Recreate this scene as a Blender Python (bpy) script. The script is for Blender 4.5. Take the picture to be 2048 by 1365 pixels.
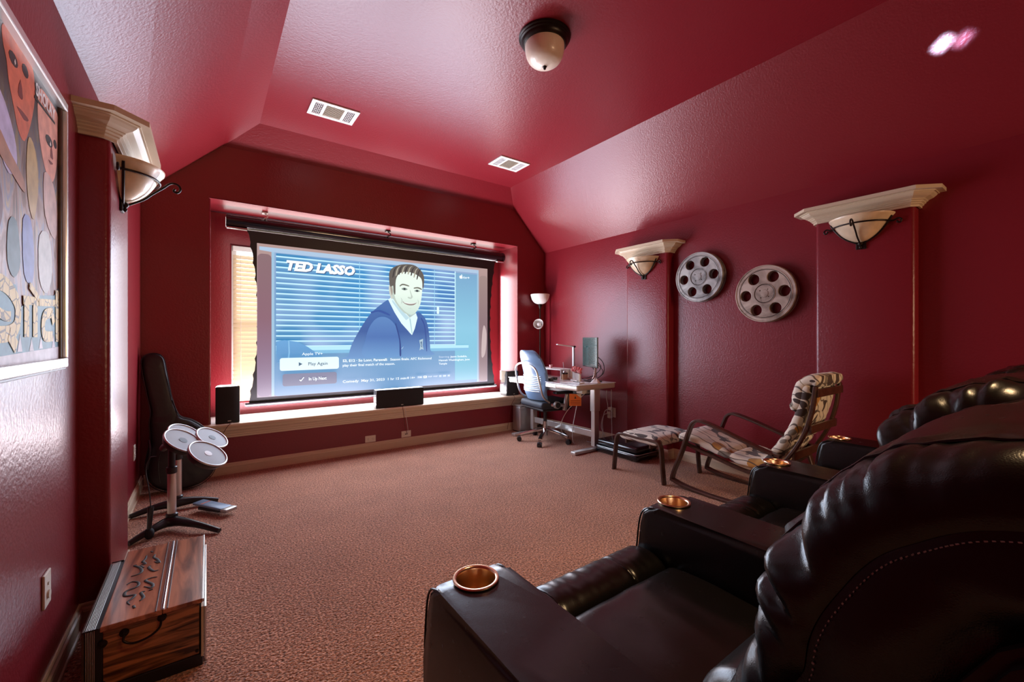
import bpy, bmesh, math, random
from mathutils import Vector, Matrix, noise
random.seed(7)
S = bpy.context.scene
for o in list(bpy.data.objects): bpy.data.objects.remove(o)
C = S.collection
PI = math.pi

# ------------------------------------------------------------------ camera
cd = bpy.data.cameras.new('camera'); cam = bpy.data.objects.new('camera', cd); C.objects.link(cam)
cam.location = (0, 0, 1.25); cam.rotation_euler = (PI/2, 0, -math.radians(35.795))
cd.sensor_width = 36; cd.lens = 846.3*36/2048; cd.shift_y = -6.3/2048*1.0; cd.clip_start = .02
S.camera = cam

# ------------------------------------------------------------------ world, lights, exposure
S.view_settings.view_transform = 'Standard'; S.view_settings.look = 'None'
S.view_settings.gamma = 1; S.view_settings.use_curve_mapping = False
S.view_settings.exposure = 0.3
W = bpy.data.worlds.new('world'); S.world = W; W.use_nodes = True
bg = W.node_tree.nodes['Background']; bg.inputs[0].default_value = (.75, .86, 1, 1); bg.inputs[1].default_value = .9
def area(name, loc, rot, sx, sy, power, col):
    l = bpy.data.lights.new(name, 'AREA'); l.shape = 'RECTANGLE'; l.size = sx; l.size_y = sy
    l.energy = power; l.color = col
    o = bpy.data.objects.new(name, l); C.objects.link(o); o.location = loc; o.rotation_euler = rot
    return o
# daylight outside the window behind the screen (faces into the room)
area('window_daylight', (1.75, 5.42, 1.55), (-PI/2, 0, 0), 3.4, 2.0, 62, (.93, .95, 1))
area('screen_fill_lamp', (1.74, 4.74, 1.42), (-PI/2, 0, 0), 2.6, 1.5, 88, (.74, .82, 1))  # lamp added before the screen, as its picture lights the room too little
# lamps added inside the blind, for daylight slipping round the screen
area('left_gap_fill', (.15, 5.09, 1.4), (-PI/2, 0, 0), .2, 1.5, 6, (.90, .94, 1))
area('right_gap_fill', (3.34, 5.09, 1.4), (-PI/2, 0, 0), .2, 1.5, 13, (.93, .94, 1))
area('top_gap_fill', (1.74, 5.09, 2.36), (-PI/2, 0, 0), 3.2, .2, 6, (1, .93, .9))
area('low_gap_fill', (1.74, 5.09, .53), (-PI/2, 0, 0), 3.2, .1, 6, (1, .93, .95))
area('screen_back_fill', (1.74, 4.93, 1.4), (PI/2, 0, 0), 3.2, 1.8, 16, (1, .95, .92))  # lamp added behind the screen to brighten the niche's back wall
# lamp added above the white window stool, for daylight bounced upwards
area('stool_bounce_fill', (1.74, 4.765, .50), (PI, 0, 0), 3.2, .12, 125, (1, .88, .95))
# warm lamp in the rear of the room, and the hall behind the open doorway
area('rear_ceiling_lamp', (1.5, .0, 3.12), (0, 0, 0), .4, .4, 17, (1, .66, .34)).data.spread = math.radians(100)
# warm hall light behind the viewer, beyond the open doorway of the rear wall
area('hall_light', (2.9, -3.3, 1.9), (math.radians(80), 0, math.radians(14)), 1.2, 1.2, 90, (1, .66, .38))

# two lamps added mid-room, aimed to make a bright patch on the right slope
def patch(name, loc, tgt, w, h, power, col):
    o = area(name, loc, (0, 0, 0), w, h, power, col); o.rotation_euler = (Vector(tgt)-Vector(loc)).to_track_quat('-Z', 'Z').to_euler(); o.data.spread = math.radians(1.2); return o
patch('glint_lamp', (1.2, 1.5, .7), (3.455, .53, 2.95), .04, .07, .42, (.35, .72, 1))
patch('glint_lamp', (1.25, 1.5, .7), (3.47, .45, 2.94), .04, .07, .07, (.5, .6, 1))
# ------------------------------------------------------------------ materials
def mat(name, col, rough=.5, metal=0, bump=0, bscale=50, bdist=.002, spec=.5, coat=0, var=0, vscale=8, emit=None, es=1, trans=0, alpha=1, sheen=0, detail=2, aniso=None):
    m = bpy.data.materials.new(name); m.use_nodes = True; nt = m.node_tree; b = nt.nodes['Principled BSDF']
    I = b.inputs; I['Base Color'].default_value = (*col, 1); I['Roughness'].default_value = rough; I['Metallic'].default_value = metal
    I['Specular IOR Level'].default_value = spec; I['Coat Weight'].default_value = coat; I['Coat Roughness'].default_value = .1
    I['Transmission Weight'].default_value = trans; I['Alpha'].default_value = alpha; I['Sheen Weight'].default_value = sheen
    N = nt.nodes.new; L = nt.links.new
    if emit is not None:
        I['Emission Color'].default_value = (*emit, 1); I['Emission Strength'].default_value = es
    if bump or var:
        tc = N('ShaderNodeTexCoord')
    if bump:
        n = N('ShaderNodeTexNoise'); n.inputs['Scale'].default_value = bscale; n.inputs['Detail'].default_value = detail
        bp = N('ShaderNodeBump'); bp.inputs['Strength'].default_value = bump; bp.inputs['Distance'].default_value = bdist
        L(tc.outputs['Object'], n.inputs['Vector']); L(n.outputs[0], bp.inputs['Height']); L(bp.outputs[0], I['Normal'])
    if var:
        n2 = N('ShaderNodeTexNoise'); n2.inputs['Scale'].default_value = vscale; n2.inputs['Detail'].default_value = 4
        r = N('ShaderNodeValToRGB'); r.color_ramp.elements[0].position = .3; r.color_ramp.elements[1].position = .7
        r.color_ramp.elements[0].color = (*[c*(1-var) for c in col], 1); r.color_ramp.elements[1].color = (*[min(1, c*(1+var)) for c in col], 1)
        L(tc.outputs['Object'], n2.inputs['Vector']); L(n2.outputs[0], r.inputs[0]); L(r.outputs[0], I['Base Color'])
    return m
M = {}
M['wall'] = mat('crimson_paint', (.20, .0115, .0185), .32, bump=.45, bscale=70, bdist=.0035, spec=.5, detail=3)
M['trim'] = mat('cream_trim_paint', (.62, .49, .34), .35, spec=.5)
M['white'] = mat('white_paint', (.75, .74, .72), .35)
M['plate'] = mat('ivory_plastic', (.72, .66, .54), .35)
M['slot'] = mat('outlet_slot', (.03, .025, .02), .6)
M['black'] = mat('black_plastic', (.012, .012, .014), .35)
M['gloss'] = mat('gloss_black', (.008, .008, .01), .12, coat=.3)
M['blackcloth'] = mat('black_cloth', (.012, .013, .014), .6, bump=.3, bscale=300, bdist=.001)
M['iron'] = mat('dark_bronze_iron', (.02, .013, .01), .35, metal=.6)
M['chrome'] = mat('polished_steel', (.6, .58, .56), .18, metal=1)
M['silver'] = mat('satin_silver', (.55, .55, .54), .35, metal=.8)
M['alu'] = mat('aluminium', (.62, .6, .57), .3, metal=.7)

# ------------------------------------------------------------------ mesh builder
class MB:
    def __init__(s): s.bm = bmesh.new()
    def add(s, vs, fs, M4=None):
        v = [s.bm.verts.new(M4 @ Vector(p) if M4 else p) for p in vs]
        for f in fs:
            try: s.bm.faces.new([v[i] for i in f])
            except ValueError: pass
        return v
    def box(s, c, d, bev=0, rot=None, seg=2):
        b = bmesh.new(); bmesh.ops.create_cube(b, size=1)
        for v in b.verts: v.co = Vector((v.co.x*d[0], v.co.y*d[1], v.co.z*d[2]))
        if bev: bmesh.ops.bevel(b, geom=b.edges[:], offset=min(bev, min(d)*.49), segments=seg, affect='EDGES', profile=.5)
        T = Matrix.Translation(c)
        if rot: 
            from mathutils import Euler
            T = T @ Euler(rot).to_matrix().to_4x4()
        s.join(b, T); return s
    def join(s, b, T=Matrix.Identity(4)):
        mp = {v: s.bm.verts.new(T @ v.co) for v in b.verts}
        for f in b.faces: s.bm.faces.new([mp[v] for v in f.verts])
        b.free()
    def lathe(s, prof, n=24, T=None, caps=False):
        "prof: (r, z) list, axis z"
        T = T or Matrix.Identity(4); rings = []
        for r, z in prof:
            if r < 1e-6: rings.append([s.bm.verts.new(T @ Vector((0, 0, z)))])
            else: rings.append([s.bm.verts.new(T @ Vector((r*math.cos(2*PI*k/n), r*math.sin(2*PI*k/n), z))) for k in range(n)])
        for a, b in zip(rings, rings[1:]):
            for k in range(n):
                k2 = (k+1) % n
                q = [a[k % len(a)], a[k2 % len(a)], b[k2 % len(b)], b[k % len(b)]]
                q2 = []
                for v in q:
                    if v not in q2: q2.append(v)
                if len(q2) > 2: s.bm.faces.new(q2)
        if caps:
            for R in (rings[0], rings[-1]):
                if len(R) > 2: s.bm.faces.new(R)
        return s
    def cyl(s, p0, p1, r0, r1=None, n=16, bev=0):
        p0 = Vector(p0); p1 = Vector(p1); r1 = r0 if r1 is None else r1; d = p1-p0; L = d.length
        T = Matrix.Translation(p0) @ d.to_track_quat('Z', 'Y').to_matrix().to_4x4()
        if bev: prof = [(0, 0), (r0-bev, 0), (r0, bev), (r1, L-bev), (r1-bev, L), (0, L)]
        else: prof = [(0, 0), (r0, 0), (r1, L), (0, L)]
        return s.lathe(prof, n, T)
    def tube(s, pts, r, n=8, smooth=0, flat=None, closed=False):
        "tube along pts; r number or list; flat=(w,h): rectangular section with w along the horizontal side"
        pts = [Vector(p) for p in pts]
        rr = r if isinstance(r, (list, tuple)) else [r]*len(pts)
        if smooth: pts, rr = spline(pts, rr, smooth)
        rings = []; up = Vector((0, 0, 1))
        prev = None
        for i, p in enumerate(pts):
            a = pts[max(i-1, 0)]; b = pts[min(i+1, len(pts)-1)]; t = (b-a).normalized()
            if prev is None:
                x = t.cross(up)
                if x.length < .05: x = t.cross(Vector((0, 1, 0)))
            else:
                x = prev - t*prev.dot(t)
                if x.length < 1e-5: x = t.cross(up)
            x.normalize(); y = t.cross(x); prev = x
            if flat:
                w, h = flat; e = min(w, h)*.22
                q = [(-w/2+e, -h/2), (w/2-e, -h/2), (w/2, -h/2+e), (w/2, h/2-e), (w/2-e, h/2), (-w/2+e, h/2), (-w/2, h/2-e), (-w/2, -h/2+e)]
                rings.append([s.bm.verts.new(p+x*u+y*v) for u, v in q])
            else:
                rings.append([s.bm.verts.new(p+(x*math.cos(2*PI*k/n)+y*math.sin(2*PI*k/n))*rr[i]) for k in range(n)])
        m = len(rings[0])
        for a, b in zip(rings, rings[1:]):
            for k in range(m): s.bm.faces.new((a[k], a[(k+1) % m], b[(k+1) % m], b[k]))
        s.bm.faces.new(rings[0]); s.bm.faces.new(rings[-1]); return s
    def grid(s, f, nu, nv, cu=False, cv=False):
        V = [[s.bm.verts.new(f(i/(nu if cu else nu-1), j/(nv if cv else nv-1))) for j in range(nv)] for i in range(nu)]
        for i in range(nu if cu else nu-1):
            for j in range(nv if cv else nv-1):
                s.bm.faces.new((V[i][j], V[(i+1) % nu][j], V[(i+1) % nu][(j+1) % nv], V[i][(j+1) % nv]))
        return V
    def prism(s, poly, T=None, d=.01, bev=0):
        "poly (x,y) outline extruded by d along local z"
        b = bmesh.new(); n = len(poly)
        lo = [b.verts.new((x, y, 0)) for x, y in poly]; hi = [b.verts.new((x, y, d)) for x, y in poly]
        b.faces.new(lo[::-1]); b.faces.new(hi)
        for k in range(n): b.faces.new((lo[k], lo[(k+1) % n], hi[(k+1) % n], hi[k]))
        if bev:
            es = [e for e in b.edges if abs(e.verts[0].co.z-e.verts[1].co.z) < 1e-9]
            bmesh.ops.bevel(b, geom=es, offset=bev, segments=2, affect='EDGES')
        s.join(b, T or Matrix.Identity(4)); return s
    def sweep(s, path, prof, z0=0, side=1, close_top=False):
        "moulding: mitred sweep of profile (offset, z) along an xy polyline"
        P = [Vector((p[0], p[1])) for p in path]; rings = []
        for i, p in enumerate(P):
            ns = []
            for a, b in ((i-1, i), (i, i+1)):
                if a >= 0 and b < len(P):
                    d = (P[b]-P[a]).normalized(); ns.append(Vector((-d.y, d.x))*side)
            nn = sum(ns, Vector((0, 0))); nn = nn.normalized(); nn = nn/max(nn.dot(ns[0]), .2)
            rings.append([s.bm.verts.new((p.x+nn.x*o, p.y+nn.y*o, z0+z)) for o, z in prof])
        for a, b in zip(rings, rings[1:]):
            for k in range(len(prof)-1): s.bm.faces.new((a[k], b[k], b[k+1], a[k+1]))
        for R in (rings[0], rings[-1]): s.bm.faces.new(R)
        return s
    def build(s, name, m, parent=None, smooth=None, mods=()):
        bmesh.ops.recalc_face_normals(s.bm, faces=s.bm.faces[:])
        me = bpy.data.meshes.new(name); s.bm.to_mesh(me); s.bm.free()
        if m: 
            for mm in (m if isinstance(m, (list, tuple)) else [m]): me.materials.append(mm)
        if smooth is not None:
            me.shade_smooth()
            me.set_sharp_from_angle(angle=math.radians(smooth))
        o = bpy.data.objects.new(name, me); C.objects.link(o)
        if parent: o.parent = parent
        return o
def spline(pts, rr, n):
    out = []; ro = []
    for i in range(len(pts)-1):
        p0 = pts[max(i-1, 0)]; p1 = pts[i]; p2 = pts[i+1]; p3 = pts[min(i+2, len(pts)-1)]
        for k in range(n):
            t = k/n
            out.append(.5*((2*p1)+(p2-p0)*t+(2*p0-5*p1+4*p2-p3)*t*t+(3*p1-p0-3*p2+p3)*t**3)); ro.append(rr[i]*(1-t)+rr[i+1]*t)
    out.append(pts[-1]); ro.append(rr[-1]); return out, ro
def sp2(pts, n=6, closed=True):
    "smooth closed outline of 2D points"
    m = len(pts); out = []
    for i in range(m):
        p0, p1, p2, p3 = (Vector(pts[(i+k) % m]) for k in (-1, 0, 1, 2))
        for k in range(n):
            t = k/n; v = .5*((2*p1)+(p2-p0)*t+(2*p0-5*p1+4*p2-p3)*t*t+(3*p1-p0-3*p2+p3)*t**3); out.append((v.x, v.y))
    return out
def thing(name, label, cat, loc=(0, 0, 0), rz=0, group=None):
    o = bpy.data.objects.new(name, None); C.objects.link(o); o.empty_display_size = .05
    o.location = loc; o.rotation_euler = (0, 0, rz); o['label'] = label; o['category'] = cat
    if group: o['group'] = group
    return o
def tag(o, label, cat, group=None):
    o['label'] = label; o['category'] = cat
    if group: o['group'] = group
    return o
def struct(o): o['kind'] = 'structure'; return o
def copy_tree(o, parent=None):
    c = o.copy(); C.objects.link(c); c.parent = parent
    for ch in [x for x in bpy.data.objects if x.parent == o]: copy_tree(ch, c)
    return c
def rbox(w, d, h, r=.01): return MB().box((0, 0, h/2), (w, d, h), r)
def RX(a): return Matrix.Rotation(a, 4, 'X')
def RY(a): return Matrix.Rotation(a, 4, 'Y')
def RZ(a): return Matrix.Rotation(a, 4, 'Z')
def T3(x, y, z): return Matrix.Translation((x, y, z))
# ------------------------------------------------------------------ the room
XR, XL, D, D2, Y0 = 3.94, -.448, 4.676, 5.124, -2.5
ZC, ZW, XFL, XFR, YF = 3.209, 2.465, .391, 3.207, 4.481
XA, XB, ZB = .12, 3.405, 3.004
NL, NR, NT, NS = .027, 3.455, 2.507, .45
# carpet
def carpet():
    m = bpy.data.materials.new('rust_carpet'); m.use_nodes = True; nt = m.node_tree; b = nt.nodes['Principled BSDF']; N = nt.nodes.new; L = nt.links.new
    b.inputs['Roughness'].default_value = .95; b.inputs['Specular IOR Level'].default_value = .1; b.inputs['Sheen Weight'].default_value = .25
    tc = N('ShaderNodeTexCoord')
    v = N('ShaderNodeTexVoronoi'); v.inputs['Scale'].default_value = 120; n = N('ShaderNodeTexNoise'); n.inputs['Scale'].default_value = 95; n.inputs['Detail'].default_value = 3
    n3 = N('ShaderNodeTexNoise'); n3.inputs['Scale'].default_value = 3; n3.inputs['Detail'].default_value = 3
    r = N('ShaderNodeValToRGB'); e = r.color_ramp.elements; e[0].position = .32; e[1].position = .68
    e[0].color = (.15, .055, .03, 1); e[1].color = (.85, .43, .27, 1)
    x = r.color_ramp.elements.new(.5); x.color = (.46, .20, .115, 1)
    mx = N('ShaderNodeMixRGB'); mx.blend_type = 'MULTIPLY'; mx.inputs[0].default_value = .5
    r2 = N('ShaderNodeValToRGB'); r2.color_ramp.elements[0].color = (.72, .72, .72, 1); r2.color_ramp.elements[0].position = .35; r2.color_ramp.elements[1].position = .65
    bp = N('ShaderNodeBump'); bp.inputs['Strength'].default_value = 1; bp.inputs['Distance'].default_value = .009
    ad = N('ShaderNodeMath'); ad.operation = 'SUBTRACT'
    for q in (v, n, n3): L(tc.outputs['Object'], q.inputs['Vector'])
    L(n.outputs[0], r.inputs[0]); L(n3.outputs[0], r2.inputs[0]); L(r.outputs[0], mx.inputs[1]); L(r2.outputs[0], mx.inputs[2]); L(mx.outputs[0], b.inputs['Base Color'])
    L(n.outputs[0], ad.inputs[0]); L(v.outputs['Distance'], ad.inputs[1]); L(ad.outputs[0], bp.inputs['Height']); L(bp.outputs[0], b.inputs['Normal'])
    return m
M['carpet'] = carpet()
o = MB().box(((XL+XR)/2, (Y0+D)/2-.4, -.04), (XR-XL+.3, D-Y0+1.2, .08)).build('floor', M['carpet']); struct(o)

def planes(name, polys, m=None, bev=.014):
    b = MB()
    for p in polys: b.add(p, [list(range(len(p)))])
    bmesh.ops.remove_doubles(b.bm, verts=b.bm.verts[:], dist=.0005)
    bm = b.bm
    me = bpy.data.meshes.new(name); bm.to_mesh(me); bm.free(); me.materials.append(m or M['wall'])
    o = bpy.data.objects.new(name, me); C.objects.link(o)
    if bev:
        md = o.modifiers.new('b', 'BEVEL'); md.width = bev; md.segments = 3; md.limit_method = 'ANGLE'; md.angle_limit = math.radians(50)
        me.shade_smooth(); me.set_sharp_from_angle(angle=math.radians(30))
    return struct(o)
# ceiling: flat field with three slopes
planes('ceiling', [
    [(XFL, Y0, ZC), (XFL, YF, ZC), (XFR, YF, ZC), (XFR, Y0, ZC)],
    [(XFR, Y0, ZC), (XFR, YF, ZC), (XB, D, ZB), (XR, D, ZW), (XR, Y0, ZW)],
    [(XFL, YF, ZC), (XFL, Y0, ZC), (XL, Y0, ZW), (XL, D, ZW), (XA, D, ZB)],
    [(XFR, YF, ZC), (XFL, YF, ZC), (XA, D, ZB), (XB, D, ZB)]], bev=0)
SR = lambda x: ZW+(XR-x)*(ZB-ZW)/(XR-XB)
SL = lambda x: ZW+(x-XL)*(ZB-ZW)/(XA-XL)
WX0, WX1, WZ0, WZ1 = .202, 3.25, .60, 2.19
def P(y, *q): return [(x, y, z) for x, z in q]
# far wall with the deep niche round the window
planes('wall_far', [
    P(D, (XL, 0), (XR, 0), (XR, NS), (NR, NS), (NL, NS), (XL, NS)),
    P(D, (XL, NS), (NL, NS), (NL, NT), (NL, SL(NL)), (XL, ZW)),
    P(D, (NR, NS), (XR, NS), (XR, ZW), (NR, SR(NR)), (NR, NT)),
    P(D, (NL, NT), (NR, NT), (NR, SR(NR)), (XB, ZB), (XA, ZB), (NL, SL(NL))),
    [(NL, D, NS), (NL, D2, NS), (NL, D2, NT), (NL, D, NT)],
    [(NR, D, NS), (NR, D2, NS), (NR, D2, NT), (NR, D, NT)],
    [(NL, D, NT), (NR, D, NT), (NR, D2, NT), (NL, D2, NT)],
    [(NL, D, NS), (NR, D, NS), (NR, D2, NS), (NL, D2, NS)],
    P(D2, (NL, NS), (NR, NS), (NR, WZ0), (WX1, WZ0), (WX0, WZ0), (NL, WZ0)),
    P(D2, (NL, WZ1), (WX0, WZ1), (WX1, WZ1), (NR, WZ1), (NR, NT), (NL, NT)),
    P(D2, (NL, WZ0), (WX0, WZ0), (WX0, WZ1), (NL, WZ1)),
    P(D2, (WX1, WZ0), (NR, WZ0), (NR, WZ1), (WX1, WZ1)),
    [(WX0, D2, WZ0), (WX0, D2+.12, WZ0), (WX0, D2+.12, WZ1), (WX0, D2, WZ1)],
    [(WX1, D2, WZ0), (WX1, D2+.12, WZ0), (WX1, D2+.12, WZ1), (WX1, D2, WZ1)],
    [(WX0, D2, WZ0), (WX1, D2, WZ0), (WX1, D2+.12, WZ0), (WX0, D2+.12, WZ0)],
    [(WX0, D2, WZ1), (WX1, D2, WZ1), (WX1, D2+.12, WZ1), (WX0, D2+.12, WZ1)],
], bev=.012)
def side_wall(name, x):
    return planes(name, [[(x, Y0, 0), (x, D, 0), (x, D, ZW), (x, Y0, ZW)]], bev=0)
wl = side_wall('wall_left', XL); wr = side_wall('wall_right', XR)
# rear wall behind the viewer with an open doorway to the hall
DX0, DX1, DZ = 2.2, 3.5, 2.08
planes('wall_rear', [
    P(Y0, (XL, 0), (DX0, 0), (DX0, DZ), (DX0, ZC), (XFL, ZC), (XL, ZW)),
    P(Y0, (DX1, 0), (XR, 0), (XR, ZW), (XFR, ZC), (DX1, ZC), (DX1, DZ)),
    P(Y0, (DX0, DZ), (DX1, DZ), (DX1, ZC), (DX0, ZC))], bev=0)
M['hall'] = mat('hall_paint', (.6, .5, .38), .7)
planes('wall_hall', [
    [(DX0-.4, Y0-.02, 0), (DX0-.4, Y0-1.3, 0), (DX0-.4, Y0-1.3, 2.6), (DX0-.4, Y0-.02, 2.6)],
    [(DX1+.4, Y0-.02, 0), (DX1+.4, Y0-1.3, 0), (DX1+.4, Y0-1.3, 2.6), (DX1+.4, Y0-.02, 2.6)],
    P(Y0-1.3, (DX0-.4, 0), (DX1+.4, 0), (DX1+.4, 2.6), (DX0-.4, 2.6)),
    [(DX0-.4, Y0-.02, 2.6), (DX1+.4, Y0-.02, 2.6), (DX1+.4, Y0-1.3, 2.6), (DX0-.4, Y0-1.3, 2.6)]], M['hall'], bev=0)
# pilasters on the side walls
PJ = .10
def pilaster(parent, x, sgn, y0, y1):
    b = MB(); b.box((x+sgn*(PJ/2-.06), (y0+y1)/2, ZW/2-.12), (PJ+.12, y1-y0, ZW-.27), .022, seg=4)
    return b.build('pilaster', M['wall'], parent, smooth=40)
CAPZ = 2.13
pilaster(wl, XL, 1, 2.575, 3.10)
pilaster(wr, XR, -1, 2.59, 3.12)
pilaster(wr, XR, -1, .72, 1.29)
# crown capitals on top of the pilasters
capprof = [(0, 0), (.012, 0), (.012, .012), (.022, .018), (.022, .024), (.032, .03), (.032, .036), (.042, .042), (.042, .046), (.05, .05), (.068, .058), (.082, .07), (.088, .078), (.096, .078), (.096, .084), (.128, .084), (.128, .108), (0, .108)]
def cap(parent, x, sgn, y0, y1):
    b = MB(); xx = x+sgn*(PJ+.007); y0 -= .007; y1 += .007
    c = .03; path = [(x, y0), (xx-sgn*c, y0), (xx, y0+c), (xx, y1-c), (xx-sgn*c, y1), (x, y1)]
    b.sweep(path, capprof, CAPZ, side=-1 if sgn > 0 else 1)
    k = .053; b.add([(x, y0-.127, CAPZ+.1075), (xx-sgn*(c-k), y0-.127, CAPZ+.1075), (xx+sgn*.127, y0+c-k, CAPZ+.1075), (xx+sgn*.127, y1-c+k, CAPZ+.1075), (xx-sgn*(c-k), y1+.127, CAPZ+.1075), (x, y1+.127, CAPZ+.1075)], [(0, 1, 2, 3, 4, 5)])
    return b.build('capital', M['trim'], parent)
cap(wl, XL, 1, 2.575, 3.10); cap(wr, XR, -1, 2.59, 3.12); cap(wr, XR, -1, .72, 1.29)
# baseboards
bbp = [(0, 0), (.018, 0), (.018, .012), (.013, .016), (.013, .062), (.016, .066), (.014, .078), (.008, .084), (.008, .094), (.004, .1), (0, .1)]
def base(name, path, side): return struct(MB().sweep(path, bbp, 0, side).build(name, M['trim']))
xp = XL+PJ; xq = XR-PJ
base('baseboard_left', [(XL, Y0), (XL, 2.575), (xp-.02, 2.575), (xp, 2.595), (xp, 3.08), (xp-.02, 3.10), (XL, 3.10), (XL, D)], -1)
base('baseboard_far', [(XL+.018, D), (XR-.018, D)], -1)
base('baseboard_right', [(XR, D), (XR, 3.12), (xq, 3.12), (xq, 2.59), (XR, 2.59), (XR, 1.29), (xq, 1.29), (xq, .72), (XR, .72), (XR, Y0)], -1)
# window stool with crown moulding below the niche
stool = MB()
sillp = [(.0, -.135), (.012, -.135), (.014, -.12), (.022, -.112), (.022, -.1), (.03, -.092), (.036, -.075), (.05, -.06), (.056, -.058), (.056, -.045), (.066, -.042), (.072, -.03), (.085, -.028), (.09, -.02), (.09, -.004), (.086, 0), (0, 0)]
stool.sweep([(NL-.02, D+.02), (NL-.02, D), (NR+.02, D), (NR+.02, D+.02)], sillp, .47, side=-1)
struct(stool.build('trim_1', M['trim']))
struct(MB().box(((NL+NR)/2, (D+D2)/2-.02, .4635), (NR-NL-.004, D2-D+.03, .012), .003).build('trim_2', M['white']))
# ---- window with blind
wroot = struct(bpy.data.objects.new('window_1', None)); C.objects.link(wroot)
b = MB(); fw = .045; y = D2+.06
for x in (WX0, (WX0+WX1)/2-.02, WX1-.001):
    b.box((x+(fw/2 if x < 3 else -fw/2), y, (WZ0+WZ1)/2), (fw, .05, WZ1-WZ0), .004)
for z in (WZ0+fw/2, WZ1-fw/2, (WZ0+WZ1)/2): b.box(((WX0+WX1)/2, y, z), (WX1-WX0, .046, fw), .004)
b.build('window_frame', M['white'], wroot)
M['glass'] = mat('clear_glass', (1, 1, 1), 0, trans=1); M['glass'].node_tree.nodes['Principled BSDF'].inputs['IOR'].default_value = 1.05
MB().box(((WX0+WX1)/2, y+.005, (WZ0+WZ1)/2), (WX1-WX0-.02, .004, WZ1-WZ0-.02)).build('pane', M['glass'], wroot)
def slat_mat():
    m = bpy.data.materials.new('cream_slat'); m.use_nodes = True; nt = m.node_tree; N = nt.nodes.new; L = nt.links.new
    out = nt.nodes['Material Output']; pb = nt.nodes['Principled BSDF']; pb.inputs['Base Color'].default_value = (.78, .66, .46, 1); pb.inputs['Roughness'].default_value = .45
    tr = N('ShaderNodeBsdfTranslucent'); tr.inputs[0].default_value = (.8, .62, .38, 1); mx = N('ShaderNodeMixShader'); mx.inputs[0].default_value = .12
    L(pb.outputs[0], mx.inputs[1]); L(tr.outputs[0], mx.inputs[2]); L(mx.outputs[0], out.inputs[0]); return m
M['slat'] = slat_mat()
blind = thing('window_blind', 'cream slatted blind in the window behind the projection screen', 'blind', (0, D2+.02, 0))
MB().box(((WX0+WX1)/2, 0, WZ1-.03), (WX1-WX0-.02, .045, .05), .004).build('headrail', M['white'], blind)
MB().box(((WX0+WX1)/2, 0, WZ0+.012), (WX1-WX0-.02, .035, .018), .003).build('bottom_rail', M['slat'], blind)
s0 = None
ns = 34
for k in range(ns):
    z = WZ0+.04+k*(WZ1-.07-WZ0-.04)/ns
    if s0 is None:
        q = MB()
        def f(u, v): a = (v-.5); return Vector(((u-.5)*(WX1-WX0-.03), a*.026, a*.044+.003*(1-4*a*a)))
        q.grid(f, 2, 5); s0 = q.build('slat', M['slat'], blind, smooth=60); s = s0
    else: s = s0.copy(); C.objects.link(s)
    s.parent = blind; s.location = ((WX0+WX1)/2, 0, z)
for x in (WX0+.08, WX0+1.1, WX1-1.1, WX1-.12): MB().cyl((x, -.016, WZ0+.02), (x, -.016, WZ1-.03), .0018, n=6).build('ladder_cord', M['white'], blind)
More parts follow.
